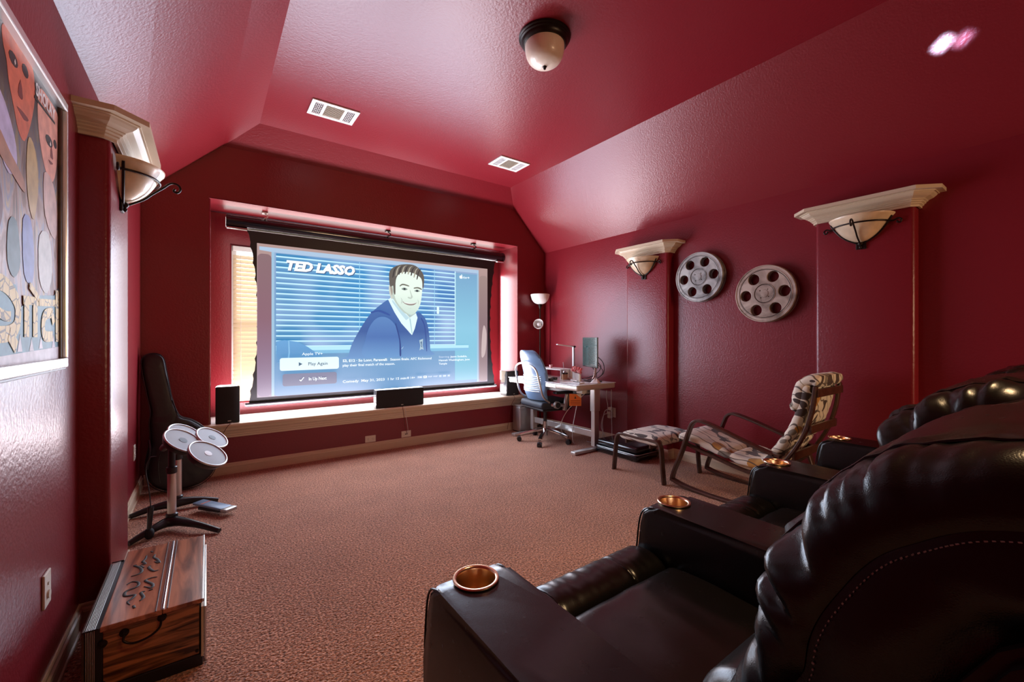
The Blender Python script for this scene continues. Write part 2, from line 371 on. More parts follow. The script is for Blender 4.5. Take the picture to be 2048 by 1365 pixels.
# ------------------------------------------------------------------ projection screen and housing
def emis(name, col, k=1.0, base=.04):
    return mat(name, (base, base, base), .8, emit=col, es=k, spec=0)
SK = .95
def lin(r, g, b): return tuple((c/255/12.92 if c/255 <= .04045 else ((c/255+.055)/1.055)**2.4) for c in (r, g, b))
_ec = {}
def E(r, g, b, k=None):
    key = (r, g, b)
    if key not in _ec: _ec[key] = emis('projected_light_%d' % len(_ec), lin(r, g, b), SK if k is None else k)
    return _ec[key]
def grad_mat(name, stops, axis='Z', k=SK, z0=0, z1=1, stripes=None):
    "projected picture: vertical or horizontal ramp, optional blind stripes (pitch, light colour)"
    m = bpy.data.materials.new(name); m.use_nodes = True; nt = m.node_tree; b = nt.nodes['Principled BSDF']; N = nt.nodes.new; L = nt.links.new
    b.inputs['Base Color'].default_value = (.04, .04, .04, 1); b.inputs['Roughness'].default_value = .8; b.inputs['Specular IOR Level'].default_value = 0
    g = N('ShaderNodeTexCoord'); s = N('ShaderNodeSeparateXYZ'); L(g.outputs['Object'], s.inputs[0])
    mr = N('ShaderNodeMapRange'); mr.inputs[1].default_value = z0; mr.inputs[2].default_value = z1; L(s.outputs[axis], mr.inputs[0])
    r = N('ShaderNodeValToRGB'); e = r.color_ramp.elements
    for i, (p, c) in enumerate(stops):
        x = e[i] if i < 2 else e.new(p); x.position = p; x.color = (*lin(*c), 1)
    L(mr.outputs[0], r.inputs[0]); col = r.outputs[0]
    nz = N('ShaderNodeTexNoise'); nz.inputs['Scale'].default_value = 2.2; nz.inputs['Detail'].default_value = 2; L(g.outputs['Object'], nz.inputs['Vector'])
    if stripes:
        pitch, cl = stripes
        mt = N('ShaderNodeMath'); mt.operation = 'DIVIDE'; mt.inputs[1].default_value = pitch; L(s.outputs['Z'], mt.inputs[0])
        fr = N('ShaderNodeMath'); fr.operation = 'FRACT'; L(mt.outputs[0], fr.inputs[0])
        r2 = N('ShaderNodeValToRGB'); e2 = r2.color_ramp.elements
        e2[0].position = .0; e2[0].color = (0, 0, 0, 1); e2[1].position = .55; e2[1].color = (.15, .15, .15, 1)
        for p, v in ((.66, 1), (.84, 1), (.9, 0)): x = e2.new(p); x.color = (v, v, v, 1)
        L(fr.outputs[0], r2.inputs[0])
        # soft out-of-focus shapes seen between the slats
        vo = N('ShaderNodeTexVoronoi'); vo.inputs['Scale'].default_value = 3.2; vo.feature = 'SMOOTH_F1'; L(g.outputs['Object'], vo.inputs['Vector'])
        m0 = N('ShaderNodeMixRGB'); m0.inputs[2].default_value = (*lin(150, 175, 215), 1)
        r3 = N('ShaderNodeValToRGB'); r3.color_ramp.elements[0].position = .3; r3.color_ramp.elements[1].position = .75; L(vo.outputs['Distance'], r3.inputs[0]); L(r3.outputs[0], m0.inputs[0])
        L(col, m0.inputs[1]); col = m0.outputs[0]
        mx = N('ShaderNodeMixRGB'); mx.inputs[2].default_value = (*lin(*cl), 1); L(r2.outputs[0], mx.inputs[0]); L(col, mx.inputs[1]); col = mx.outputs[0]
    L(col, b.inputs['Emission Color']); b.inputs['Emission Strength'].default_value = k
    return m
SY = 4.85
scr = thing('projection_screen', 'wide pull-down projection screen showing a streaming menu, hung in the niche', 'screen', (0, SY, 0))
def flat(name, pts, m, lay, parent=scr, smooth=0):
    if smooth: pts = sp2(pts, smooth)
    b = MB(); b.prism(pts, Matrix(((1, 0, 0, 0), (0, 0, -1, -.0010*lay), (0, 1, 0, 0), (0, 0, 0, 1))), .0006)
    return b.build(name, m, parent)
def rrect(x0, z0, x1, z1, r, n=5):
    out = []
    for cx, cz, a0 in ((x1-r, z1-r, 0), (x0+r, z1-r, 90), (x0+r, z0+r, 180), (x1-r, z0+r, 270)):
        for k in range(n+1): a = math.radians(a0+90*k/n); out.append((cx+r*math.cos(a), cz+r*math.sin(a)))
    return out
# black masking cloth with the pulled-in, tabbed side edges
def edge(x, sgn, n=44):
    out = []
    for k in range(n+1):
        t = k/n; z = .575+t*(2.30-.575)
        out.append((x+sgn*(.085*(2*t-1)**2-.075+(.012 if k % 4 == 0 else 0)), z))
    return out
blk = [(x, z) for x, z in edge(3.20, 1)]+[(x, z) for x, z in edge(.335, -1)][::-1]
flat('black_masking', blk, M['black'], 0)
IX0, IX1, IZ0, IZ1 = .40, 3.085, .66, 2.185
M['scr_edge'] = grad_mat('projected_margin', [(0, (170, 150, 175)), (1, (190, 160, 155)), (.5, (165, 135, 150))], 'Z', SK*.8, IZ0, IZ1)
flat('screen_cloth', [(IX0, IZ0), (IX1, IZ0), (IX1, IZ1), (IX0, IZ1)], M['scr_edge'], 1)
M['pic_bg'] = grad_mat('projected_background', [(0, (95, 145, 190)), (1, (140, 165, 200)), (.3, (105, 150, 190)), (.6, (110, 150, 190))], 'Z', SK, .66, 2.14)
flat('picture', rrect(.535, .662, 2.945, 2.135, .05), M['pic_bg'], 2)
flat('picture_margin', [(.535, 2.11), (2.945, 2.11), (2.945, 2.155), (.42, 2.155), (.42, 2.12)], E(165, 190, 215), 3)
M['pic_wall'] = grad_mat('projected_wall', [(0, (100, 175, 200)), (1, (115, 160, 195)), (.5, (130, 190, 215))], 'Z', SK, .66, 2.1)
flat('picture', [(2.59, .70), (2.92, .70), (2.92, 2.09), (2.59, 2.09)], M['pic_wall'], 3)
M['pic_blind'] = grad_mat('projected_blind', [(0, (50, 125, 175)), (1, (55, 110, 175)), (.5, (40, 130, 190))], 'X', SK, .55, 2.6, stripes=(.0535, (190, 232, 250)))
flat('picture', [(.565, 1.14), (2.60, 1.14), (2.60, 2.105), (.565, 2.105)], M['pic_blind'], 3)
flat('picture', [(2.585, 1.12), (2.60, 1.12), (2.60, 2.105), (2.585, 2.105)], E(185, 225, 240), 4)
flat('picture', [(1.385, 1.16), (1.391, 1.16), (1.391, 2.1), (1.385, 2.1)], E(150, 205, 230), 4)
flat('picture', [(2.30, 1.16), (2.306, 1.16), (2.306, 2.1), (2.30, 2.1)], E(150, 205, 230), 4)
flat('picture', rrect(2.335, 1.55, 2.365, 1.64, .01), E(215, 240, 250), 4)
flat('picture', [(.565, 1.12), (2.79, 1.12), (2.79, 1.155), (.565, 1.155)], E(170, 220, 240), 5)
flat('picture', [(.565, 1.085), (2.79, 1.085), (2.79, 1.12), (.565, 1.12)], E(120, 180, 215), 5)
M['pic_sofa'] = grad_mat('projected_sofa', [(0, (95, 145, 190)), (1, (95, 155, 205)), (.5, (85, 145, 195))], 'Z', SK, 1.0, 1.23)
flat('picture', [(.567, 1.0), (.567, 1.215), (.64, 1.228), (.756, 1.21), (.85, 1.16), (.922, 1.105), (1.02, 1.04), (1.06, 1.0)], M['pic_sofa'], 6)
flat('picture', [(.572, 1.0), (.68, 1.0), (.69, 1.1), (.685, 1.223), (.672, 1.226), (.676, 1.1), (.665, 1.01)], E(120, 175, 215), 7)
# the neighbouring menu cards that show at both sides
flat('picture', rrect(.405, .67, .525, 2.085, .04), grad_mat('projected_card', [(0, (150, 130, 165)), (1, (150, 120, 125)), (.55, (150, 110, 125))], 'Z', SK*.75, .67, 2.08), 3)
flat('picture', [(.525, .665), (.55, .665), (.55, 2.11), (.525, 2.11)], E(150, 185, 210), 4)
flat('picture', [(2.92, .665), (2.945, .665), (2.945, 2.11), (2.92, 2.11)], E(150, 185, 210), 4)
flat('picture', rrect(2.96, .67, 3.08, 2.085, .04), grad_mat('projected_card_far', [(0, (160, 135, 140)), (1, (175, 150, 145)), (.55, (150, 125, 130))], 'Z', SK*.75, .67, 2.08), 3)
flat('picture', sp2([(2.99, 1.0), (3.05, 1.05), (3.07, 1.3), (3.03, 1.42), (3.0, 1.3)], 4), E(190, 170, 170), 4)
# generic seated man in a blue sweater
M['sweater'] = grad_mat('projected_sweater', [(0, (100, 145, 195)), (1, (70, 110, 170)), (.45, (52, 88, 150))], 'Z', SK, 1.02, 1.7)
flat('picture', [(1.266, 1.055), (1.311, 1.196), (1.432, 1.414), (1.526, 1.543), (1.638, 1.643), (1.712, 1.696), (1.737, 1.681), (1.837, 1.521), (1.941, 1.358), (2.002, 1.292), (2.037, 1.393), (2.07, 1.562), (2.155, 1.514), (2.201, 1.43), (2.228, 1.293), (2.243, 1.103), (2.232, 1.031), (1.25, 1.02)], M['sweater'], 8, smooth=4)
flat('picture', [(1.44, 1.04), (1.451, 1.226), (1.502, 1.384), (1.59, 1.481), (1.703, 1.484), (1.803, 1.389), (1.846, 1.225), (1.851, 1.04)], grad_mat('projected_sleeve', [(0, (100, 148, 198)), (1, (88, 130, 185)), (.5, (68, 108, 170))], 'Z', SK, 1.02, 1.5), 9, smooth=4)
flat('picture', [(1.80, 1.40), (1.81, 1.41), (1.86, 1.22), (1.87, 1.05), (1.85, 1.05), (1.845, 1.22)], E(35, 65, 130), 10, smooth=4)
flat('picture', [(1.52, 1.53), (1.60, 1.55), (1.72, 1.51), (1.73, 1.525), (1.62, 1.57), (1.52, 1.55)], E(45, 80, 150), 10, smooth=4)
flat('picture', [(2.12, 1.48), (2.16, 1.40), (2.18, 1.25), (2.19, 1.1), (2.2, 1.1), (2.19, 1.27), (2.17, 1.41), (2.13, 1.49)], E(40, 70, 140), 10, smooth=4)
flat('picture', [(1.795, 1.7), (1.871, 1.588), (1.976, 1.517), (2.055, 1.562), (2.029, 1.494), (1.984, 1.442), (1.923, 1.491), (1.77, 1.666)], E(175, 190, 185), 9)
flat('picture', [(1.712, 1.696), (1.75, 1.727), (1.837, 1.636), (1.976, 1.492), (2.055, 1.548), (2.075, 1.495), (2.039, 1.359), (2.004, 1.283), (1.871, 1.423), (1.787, 1.552)], E(215, 238, 240), 10)
flat('picture', [(1.97, 1.49), (1.985, 1.48), (2.01, 1.31), (2.0, 1.30)], E(160, 195, 205), 11)
flat('picture', [(1.76, 1.70), (1.84, 1.61), (1.97, 1.49), (1.93, 1.46), (1.86, 1.54), (1.76, 1.67)], E(180, 210, 220), 11)
flat('picture', [(1.767, 1.911), (1.803, 1.987), (1.923, 2.047), (2.046, 2.042), (2.122, 1.981), (2.136, 1.871), (2.122, 1.717), (2.091, 1.614), (2.029, 1.541), (1.958, 1.528), (1.871, 1.588), (1.795, 1.684), (1.753, 1.747), (1.74, 1.843)], grad_mat('projected_face', [(0, (195, 215, 205)), (1, (225, 238, 228)), (.5, (222, 238, 226))], 'Z', SK, 1.52, 2.05), 12, smooth=4)
flat('picture', [(1.767, 1.911), (1.79, 1.864), (1.787, 1.749), (1.83, 1.653), (1.915, 1.565), (1.976, 1.529), (1.906, 1.548), (1.82, 1.636), (1.753, 1.747), (1.74, 1.843)], E(180, 195, 185), 13, smooth=4)
flat('picture', [(1.72, 1.85), (1.746, 1.873), (1.78, 1.83), (1.78, 1.74), (1.75, 1.706), (1.727, 1.769)], E(195, 200, 190), 13, smooth=4)
flat('picture', [(1.735, 1.84), (1.752, 1.85), (1.765, 1.8), (1.755, 1.75), (1.742, 1.79)], E(160, 150, 140), 14, smooth=4)
flat('picture', [(1.733, 1.851), (1.723, 2.005), (1.77, 2.074), (1.871, 2.12), (2.011, 2.131), (2.1, 2.089), (2.155, 2.009), (2.155, 1.89), (2.14, 1.851), (2.126, 1.964), (2.055, 2.017), (1.958, 2.039), (1.854, 2.016), (1.803, 1.93), (1.797, 1.766), (1.777, 1.784), (1.77, 1.862)], E(95, 90, 85), 14, smooth=4)
for k in range(9):
    t = k/8; x = 1.78+.3*t; flat('picture', [(x-.02, 1.96+.06*math.sin(PI*t)), (x, 2.05+.04*math.sin(PI*t)), (x+.045, 2.10+.02*math.sin(PI*t)), (x+.015, 2.05+.04*math.sin(PI*t)), (x-.005, 1.97+.05*math.sin(PI*t))], E(*((165, 160, 145) if k % 2 else (60, 58, 58))), 15, smooth=3)
for q in ([(1.851, 1.871), (1.889, 1.894), (1.961, 1.879), (1.961, 1.866), (1.889, 1.877), (1.854, 1.858)], [(2.029, 1.857), (2.082, 1.867), (2.126, 1.85), (2.126, 1.836), (2.075, 1.85), (2.029, 1.844)]):
    flat('picture', q, E(110, 110, 100), 14, smooth=3)
for q in ([(1.871, 1.83), (1.906, 1.85), (1.948, 1.831), (1.909, 1.816)], [(2.032, 1.817), (2.068, 1.836), (2.104, 1.818), (2.068, 1.806)]):
    flat('picture', q, E(135, 150, 145), 14, smooth=3)
    cx = sum(p[0] for p in q)/4; cz = sum(p[1] for p in q)/4
    flat('picture', [(cx+.014*math.cos(a*PI/4), cz+.013*math.sin(a*PI/4)) for a in range(8)], E(50, 60, 65), 15)
flat('picture', [(1.976, 1.83), (1.99, 1.80), (2.001, 1.769), (2.013, 1.742), (1.99, 1.718), (1.955, 1.724), (1.948, 1.737), (1.965, 1.742), (1.985, 1.735), (1.99, 1.76), (1.978, 1.80)], E(185, 198, 188), 14, smooth=2)
flat('picture', [(1.885, 1.682), (1.93, 1.668), (1.985, 1.664), (2.04, 1.668), (2.066, 1.68), (2.03, 1.648), (1.97, 1.64), (1.915, 1.655)], E(140, 125, 120), 14, smooth=3)
flat('picture', [(1.90, 1.676), (1.985, 1.668), (2.05, 1.673), (2.02, 1.662), (1.97, 1.657), (1.92, 1.664)], E(228, 235, 230), 15, smooth=2)
flat('picture', [(1.95, 1.61), (1.98, 1.604), (2.01, 1.612), (1.98, 1.6)], E(190, 205, 195), 14, smooth=2)
for q in ([(1.86, 1.73), (1.885, 1.70), (1.88, 1.66), (1.868, 1.66), (1.872, 1.70)], [(2.075, 1.72), (2.09, 1.69), (2.085, 1.66), (2.08, 1.66), (2.08, 1.69)]): flat('picture', q, E(190, 203, 195), 13, smooth=2)
flat('picture', [(2.097, 1.221), (2.147, 1.238), (2.14, 1.16), (2.155, 1.104), (2.13, 1.115), (2.1, 1.097), (2.111, 1.156)], E(165, 190, 205), 11)
flat('picture', [(2.112, 1.20), (2.132, 1.208), (2.128, 1.16), (2.136, 1.13), (2.122, 1.14), (2.12, 1.17)], E(60, 95, 130), 12)
flat('picture', [(1.868, 1.115), (1.90, 1.15), (1.885, 1.125)], E(190, 215, 235), 11)
# menu: boxes and lettering
def text(s, x0, x1, z, h, m, lay, parent=scr, bold=0, shear=0, name='lettering', Tm=None):
    c = bpy.data.curves.new('t', 'FONT'); c.body = s; c.size = 1; c.offset = bold; c.shear = shear; c.resolution_u = 2
    o = bpy.data.objects.new('t', c); me = bpy.data.meshes.new_from_object(o); bpy.data.objects.remove(o)
    xs = [v.co.x for v in me.vertices]; w0, w1 = min(xs), max(xs); k = (x1-x0)/(w1-w0); kz = h/.72
    for v in me.vertices: v.co = Vector(((v.co.x-w0)*k+x0, -.001*lay, v.co.y*kz+z))
    if Tm: me.transform(Tm)
    me.materials.append(m); me.name = name
    o = bpy.data.objects.new(name, me); C.objects.link(o); o.parent = parent; return o
WT = E(235, 245, 250); WD = E(200, 215, 235)
text('TED LASSO', .654, 1.335, 1.945, .095, E(250, 252, 252), 17, bold=.055, shear=.22)
text('TED LASSO', .662, 1.343, 1.937, .095, E(60, 90, 130), 16, bold=.055, shear=.22)
text('Apple TV+', .80, 1.00, 1.07, .027, WT, 17, bold=.01)
flat('button', rrect(.597, .915, 1.165, 1.045, .022), E(215, 240, 248), 14)
flat('button', rrect(.622, .757, 1.143, .882, .022), E(105, 110, 140), 14)
text('Play Again', .86, 1.05, .962, .034, E(50, 75, 100), 17, bold=.012)
flat('lettering', [(.77, .958), (.805, .978), (.77, .998)], E(40, 80, 110), 16)
text('In Up Next', .865, 1.04, .805, .034, WT, 17, bold=.02)
flat('lettering', [(.775, .812), (.79, .797), (.822, .838), (.815, .843), (.79, .811), (.781, .82)], WT, 16)
text('S3, E12 · So Long, Farewell:', 1.204, 1.70, .985, .028, WT, 17, bold=.032)
text('Season finale. AFC Richmond', 1.735, 2.255, .985, .028, WT, 17, bold=.018)
text('play their final match of the season.', 1.204, 1.79, .935, .028, WT, 17, bold=.018)
text('Comedy  May 31, 2023  1 hr 15 min', 1.204, 1.93, .757, .028, WT, 17, bold=.018)
text('14+', 1.985, 2.04, .757, .028, WT, 17, bold=.01)
flat('lettering', [(1.952+.014*math.cos(a*PI/5), .771+.014*math.sin(a*PI/5)) for a in range(10)], WD, 16)
x = 2.07
for w, s in ((.065, 'TV-MA'), (.045, '4K'), (.06, 'DOLBY'), (.06, 'DOLBY'), (.04, 'CC'), (.05, 'SDH'), (.04, 'AD')):
    if s in ('4K',): flat('lettering', rrect(x, .757, x+w, .785, .005), WT, 16); text(s, x+.01, x+w-.01, .763, .016, E(90, 130, 175), 17, bold=.02)
    elif s == 'DOLBY': text(s, x, x+w, .763, .018, WD, 17, bold=.03)
    else: flat('lettering', rrect(x, .757, x+w, .785, .005), E(150, 180, 215), 16); text(s, x+.006, x+w-.006, .763, .016, WT, 17, bold=.02)
    x += w+.014
text('Starring', 2.356, 2.50, 1.0, .024, WD, 17); text('Jason Sudeikis,', 2.515, 2.76, 1.0, .024, WT, 17, bold=.018)
text('Hannah Waddingham, June', 2.356, 2.80, .957, .024, WT, 17, bold=.018); text('Temple', 2.356, 2.47, .914, .024, WT, 17, bold=.018)
text('tv+', 2.70, 2.80, 2.022, .034, WT, 17, bold=.015)
flat('logo', [(2.672, 2.056), (2.659, 2.058), (2.648, 2.047), (2.648, 2.032), (2.657, 2.018), (2.664, 2.017), (2.672, 2.02), (2.68, 2.017), (2.688, 2.02), (2.696, 2.034), (2.688, 2.041), (2.689, 2.051), (2.694, 2.055), (2.684, 2.059)], WT, 17, smooth=2)
flat('logo', [(2.672, 2.062), (2.683, 2.075), (2.686, 2.063), (2.678, 2.059)], WT, 17, smooth=2)
# weight bar at the foot of the screen, lifting brackets and roller housing
MB().cyl((.30, -.01, .60), (3.22, -.01, .60), .016, n=12).build('weight_bar', M['black'], scr, smooth=40)
hs = thing('screen_housing', 'long black roller housing hung from the niche soffit', 'housing', (0, 4.885, 2.372))
b = MB(); prof = []
for k in range(20):
    a = 2*PI*k/20; prof.append((.055*math.cos(a), .062*math.sin(a)))
b.prism(prof, Matrix(((0, 0, 1, .19), (1, 0, 0, 0), (0, 1, 0, 0), (0, 0, 0, 1))), 3.14); b.build('case', M['gloss'], hs, smooth=50)
for x0, x1 in ((.147, .19), (3.33, 3.37)):
    b = MB(); b.prism([(p[0]*1.06, p[1]*1.06) for p in prof], Matrix(((0, 0, 1, x0), (1, 0, 0, 0), (0, 1, 0, 0), (0, 0, 0, 1))), x1-x0, bev=.006); b.build('end_cap', M['gloss'], hs, smooth=50)
MB().box((.235, -.03, -.068), (.17, .04, .018), .004).build('end_plate', M['chrome'], hs)
MB().box((3.30, -.03, -.068), (.12, .04, .018), .004).build('end_plate', M['chrome'], hs)
for x in (.47, 1.72, 2.88):
    b = MB(); b.box((x, .0, .068), (.012, .10, .012), .002); b.box((x, -.01, .125), (.05, .07, .014), .003)
    b.tube([(x, -.01, .12), (x+.02, -.03, .10), (x+.02, -.045, .08), (x, -.04, .064)], .006, smooth=4)
    b.build('bracket', M['iron'] if x > 1 else M['white'], hs)
# ------------------------------------------------------------------ leather recliners
def leather():
    m = bpy.data.materials.new('dark_leather'); m.use_nodes = True; nt = m.node_tree; b = nt.nodes['Principled BSDF']; N = nt.nodes.new; L = nt.links.new
    b.inputs['Base Color'].default_value = (.0035, .0028, .0026, 1); b.inputs['Roughness'].default_value = .33; b.inputs['Specular IOR Level'].default_value = .4
    tc = N('ShaderNodeTexCoord'); v = N('ShaderNodeTexVoronoi'); v.inputs['Scale'].default_value = 330; v.feature = 'DISTANCE_TO_EDGE'
    n = N('ShaderNodeTexNoise'); n.inputs['Scale'].default_value = 28; n.inputs['Detail'].default_value = 5
    b1 = N('ShaderNodeBump'); b1.inputs['Strength'].default_value = .18; b1.inputs['Distance'].default_value = .001
    b2 = N('ShaderNodeBump'); b2.inputs['Strength'].default_value = .12; b2.inputs['Distance'].default_value = .004
    L(tc.outputs['Object'], v.inputs['Vector']); L(tc.outputs['Object'], n.inputs['Vector'])
    L(v.outputs['Distance'], b1.inputs['Height']); L(n.outputs[0], b2.inputs['Height']); L(b2.outputs[0], b1.inputs['Normal']); L(b1.outputs[0], b.inputs['Normal'])
    r = N('ShaderNodeMapRange'); r.inputs[3].default_value = .22; r.inputs[4].default_value = .30; L(n.outputs[0], r.inputs[0]); L(r.outputs[0], b.inputs['Roughness'])
    return m
M['leather'] = leather()
M['thread'] = mat('grey_thread', (.34, .32, .28), .7)
M['warm_steel'] = mat('warm_lit_steel', (.85, .60, .38), .24, metal=1)  # steel cups; reflected warm light is put into the gold colour
def cut(o, mb):
    c = mb.build('cutter', None); md = o.modifiers.new('c', 'BOOLEAN'); md.object = c; md.operation = 'DIFFERENCE'; md.solver = 'EXACT'
    dg = bpy.context.evaluated_depsgraph_get(); dg.update()
    me = bpy.data.meshes.new_from_object(o.evaluated_get(dg)); o.modifiers.clear(); old = o.data; o.data = me; me.name = old.name
    bpy.data.objects.remove(c); return o
def soft_box(c, d, r, puff=.0, n=10):
    "cushioned box: superellipsoid-like rounded box"
    b = MB(); b.box((0, 0, 0), d, r, seg=5)
    for v in b.bm.verts:
        k = 1-(2*v.co.x/d[0])**2; l = 1-(2*v.co.y/d[1])**2
        v.co.z += puff*max(0, k)*max(0, l)*(1 if v.co.z > 0 else 0); v.co += Vector(c)
    return b
def polyat(P, t):
    "point at parameter t (0..1, by length) of a polyline"
    Ls = [0]
    for a, b in zip(P, P[1:]): Ls.append(Ls[-1]+(Vector(b)-Vector(a)).length)
    x = t*Ls[-1]
    for i in range(len(P)-1):
        if x <= Ls[i+1] or i == len(P)-2:
            k = (x-Ls[i])/max(Ls[i+1]-Ls[i], 1e-9); return Vector(P[i]).lerp(Vector(P[i+1]), min(max(k, 0), 1))
def smoothcurve(P, n=8): return [tuple(p) for p in spline([Vector(p) for p in P], [0]*len(P), n)[0]]
ARMX = [.56, 1.425, 2.295, 3.165]; ARMZ = .63
def make_arm(parent, ax, first=False):
    W = .205
    # side outline (y, z) with softly rounded front
    out = [(1.015, .05), (1.028, .25), (1.03, .42), (1.02, .55), (1.005, .60), (.975, .626), (.93, .631), (.7, .63), (.3, .625), (-.1, .62), (-.16, .60), (-.17, .3), (-.17, .05)]
    b = MB(); bm = b.bm; n = len(out)
    lo = [bm.verts.new((-W/2, y, z)) for y, z in out]; hi = [bm.verts.new((W/2, y, z)) for y, z in out]
    bm.faces.new(lo); bm.faces.new(hi[::-1])
    for k in range(n): bm.faces.new((lo[k], hi[k], hi[(k+1) % n], lo[(k+1) % n]))
    es = [e for e in bm.edges if abs(e.verts[0].co.x-e.verts[1].co.x) < 1e-6]
    bmesh.ops.bevel(bm, geom=es, offset=.022, segments=4, affect='EDGES', profile=.5)
    for v in bm.verts: v.co.x += ax
    o = b.build('armrest', M['leather'], parent)
    cut(o, MB().cyl((ax, .935, .50), (ax, .935, .70), .0535, n=48))
    o.data.shade_smooth(); o.data.set_sharp_from_angle(angle=math.radians(35))
    # top seams with stitching along both sides
    for s in (-1, 1):
        MB().tube([(ax+s*(W/2-.004), y, z) for y, z in [(1.03, .44), (1.018, .55), (1.0, .602), (.965, .622)]]+[(ax+s*(W/2-.006), y, .6225) for y in (.9, .6, .3, 0, -.1)], .0032, n=6, smooth=3).build('piping', M['leather'], o, smooth=60)
    q = MB()
    for k in range(90): q.box((ax-W/2+.008, .955-k*.0085, .6262), (.0014, .005, .0014))
    q = q.build('stitching', M['thread'] if first else M['leather'], o); q['kind'] = 'stuff'
    cup = MB(); cup.lathe([(.0535, -.004), (.058, .0), (.0595, .003), (.058, .0055), (.0535, .006), (.050, .004), (.0485, -.002), (.0475, -.075), (.0465, -.08), (0, -.08)], 48)
    cup = cup.build('cup_holder', M['warm_steel'], parent, smooth=50); cup.location = (ax, .935, .6315)
    return o
def pillow_back(parent, cx, dy, seed=0, name='backrest'):
    x0 = cx-.325; x1 = cx+.325
    prof = [(.40, .62), (.365, .66), (.335, .73), (.31, .82), (.28, .91), (.245, .99), (.20, 1.055), (.14, 1.105), (.06, 1.135), (-.03, 1.14), (-.11, 1.11), (-.17, 1.04), (-.20, .92), (-.205, .75), (-.19, .60)]
    prof = smoothcurve(prof, 8)
    NS_, NW = 150, 64
    cen = Vector((.03, .80))
    def nrm(t):
        a = polyat(prof, max(t-.01, 0)); b = polyat(prof, min(t+.01, 1)); d = (b-a); v = Vector((d.y, -d.x)); v = Vector((v.x, v.y)).normalized()
        p = polyat(prof, t); 
        if v.dot(Vector((p.x, p.y))-cen) < 0: v = -v
        return v
    pts = [polyat(prof, i/(NS_-1)) for i in range(NS_)]; nn = [nrm(i/(NS_-1)) for i in range(NS_)]
    # gathers: ridges that start at the side seam and fade towards the middle
    def fold(t, w):
        v = 0
        for f, a in ((11, 1.0), (19, .6), (37, .22)):
            ph = noise.noise(Vector((f*t*.55+seed, w*2.2, seed*1.7)))*5
            v += a*abs(math.sin(f*PI*t+ph+w*6))**.8
        m = .6+1.2*max(0, noise.noise(Vector((t*9+seed*2, w*1.5, 7.7)))+.35)
        return (v/1.85-.5)*m
    def f(u, v):
        i = min(int(round(u*(NS_-1))), NS_-1); p = pts[i]; n = nn[i]; t = u
        w = v*2-1; a = abs(w); sg = -1 if w < 0 else 1
        # cross-section: side seam (a=1) rolls over to the front panel
        R = .048+.030*math.exp(-((t-.36)/.2)**2)
        if a > .68:
            k = (a-.68)/.32; ang = k*PI*.62; x = (x1-cx-R)+R*math.sin(ang)*1.08; off = -(R)*(1-math.cos(ang))*.85
            g = math.exp(-((k-.5)/.5)**2)*(1-k**4)
        else:
            x = (x1-cx-R)*a/.68; off = 0; g = .75*math.exp(-((a-.68)/.10)**2)
            off += .012*math.cos(a/.68*PI/2)
            off += -.010*math.exp(-((t-.36)/.012)**2)          # seam across, above the headrest roll
        top = math.exp(-((t-.33)/.28)**2)
        off += g*(.040*fold(t+a*.12, .3*a))*(.6+.6*top)
        off += .006*noise.noise(Vector((x*9*sg, t*11, seed)))
        # headrest roll bulges at the top, waist at the lumbar line
        off += .012*math.exp(-((t-.30)/.10)**2) - .008*math.exp(-((t-.155)/.025)**2)
        return Vector((cx+sg*x, p.x+n.x*off+dy, p.y+n.y*off))
    b = MB(); b.grid(f, NS_, NW); o = b.build(name, M['leather'], parent, smooth=75)
    for v_ in (.155, .845):
        MB().tube([f(k/80, v_)+Vector((0, nn[min(int(k/80*(NS_-1)), NS_-1)].x*.001, nn[min(int(k/80*(NS_-1)), NS_-1)].y*.001)) for k in range(14, 66)], .0028, n=6).build('seam', M['leather'], o, smooth=60)
    # side gusset panels inside the seam
    for sg in (-1, 1):
        q = MB()
        rim = [f(i/(NS_-1), 0 if sg < 0 else 1) for i in range(0, NS_, 3)]
        c2 = Vector((0, .06+dy, .80))
        def g2(u, v):
            p = rim[min(int(round(u*(len(rim)-1))), len(rim)-1)]; c = Vector((cx+sg*.325, c2.y+(p.y-c2.y)*.12, c2.z+(p.z-c2.z)*.45))
            r = p.lerp(c, v); r.x = p.x*(1-v)+(cx+sg*.318)*v
            r.x += sg*(.010*math.sin(PI*min(v*1.3, 1)))+sg*.006*(1-v)*v*4*noise.noise(Vector((u*9+seed, v*2, 3)))
            r.x -= sg*.002*(1-v)
            return r
        q.grid(g2, len(rim), 14); q.build('side_panel', M['leather'], parent, smooth=80)
        if sg < 0:
            st = MB()
            for i in range(4, 72):
                for h in (0, .5):
                    t = (i+h)/(NS_-1); p = f(t, 0); st.box((p.x-.0025, p.y-nn[i].x*.010, p.z-nn[i].y*.010), (.0012, .0011, .0028), 0, (math.atan2(nn[i].y, nn[i].x), 0, 0))
            st = st.build('stitching', M['thread'], o); st['kind'] = 'stuff'
    return o
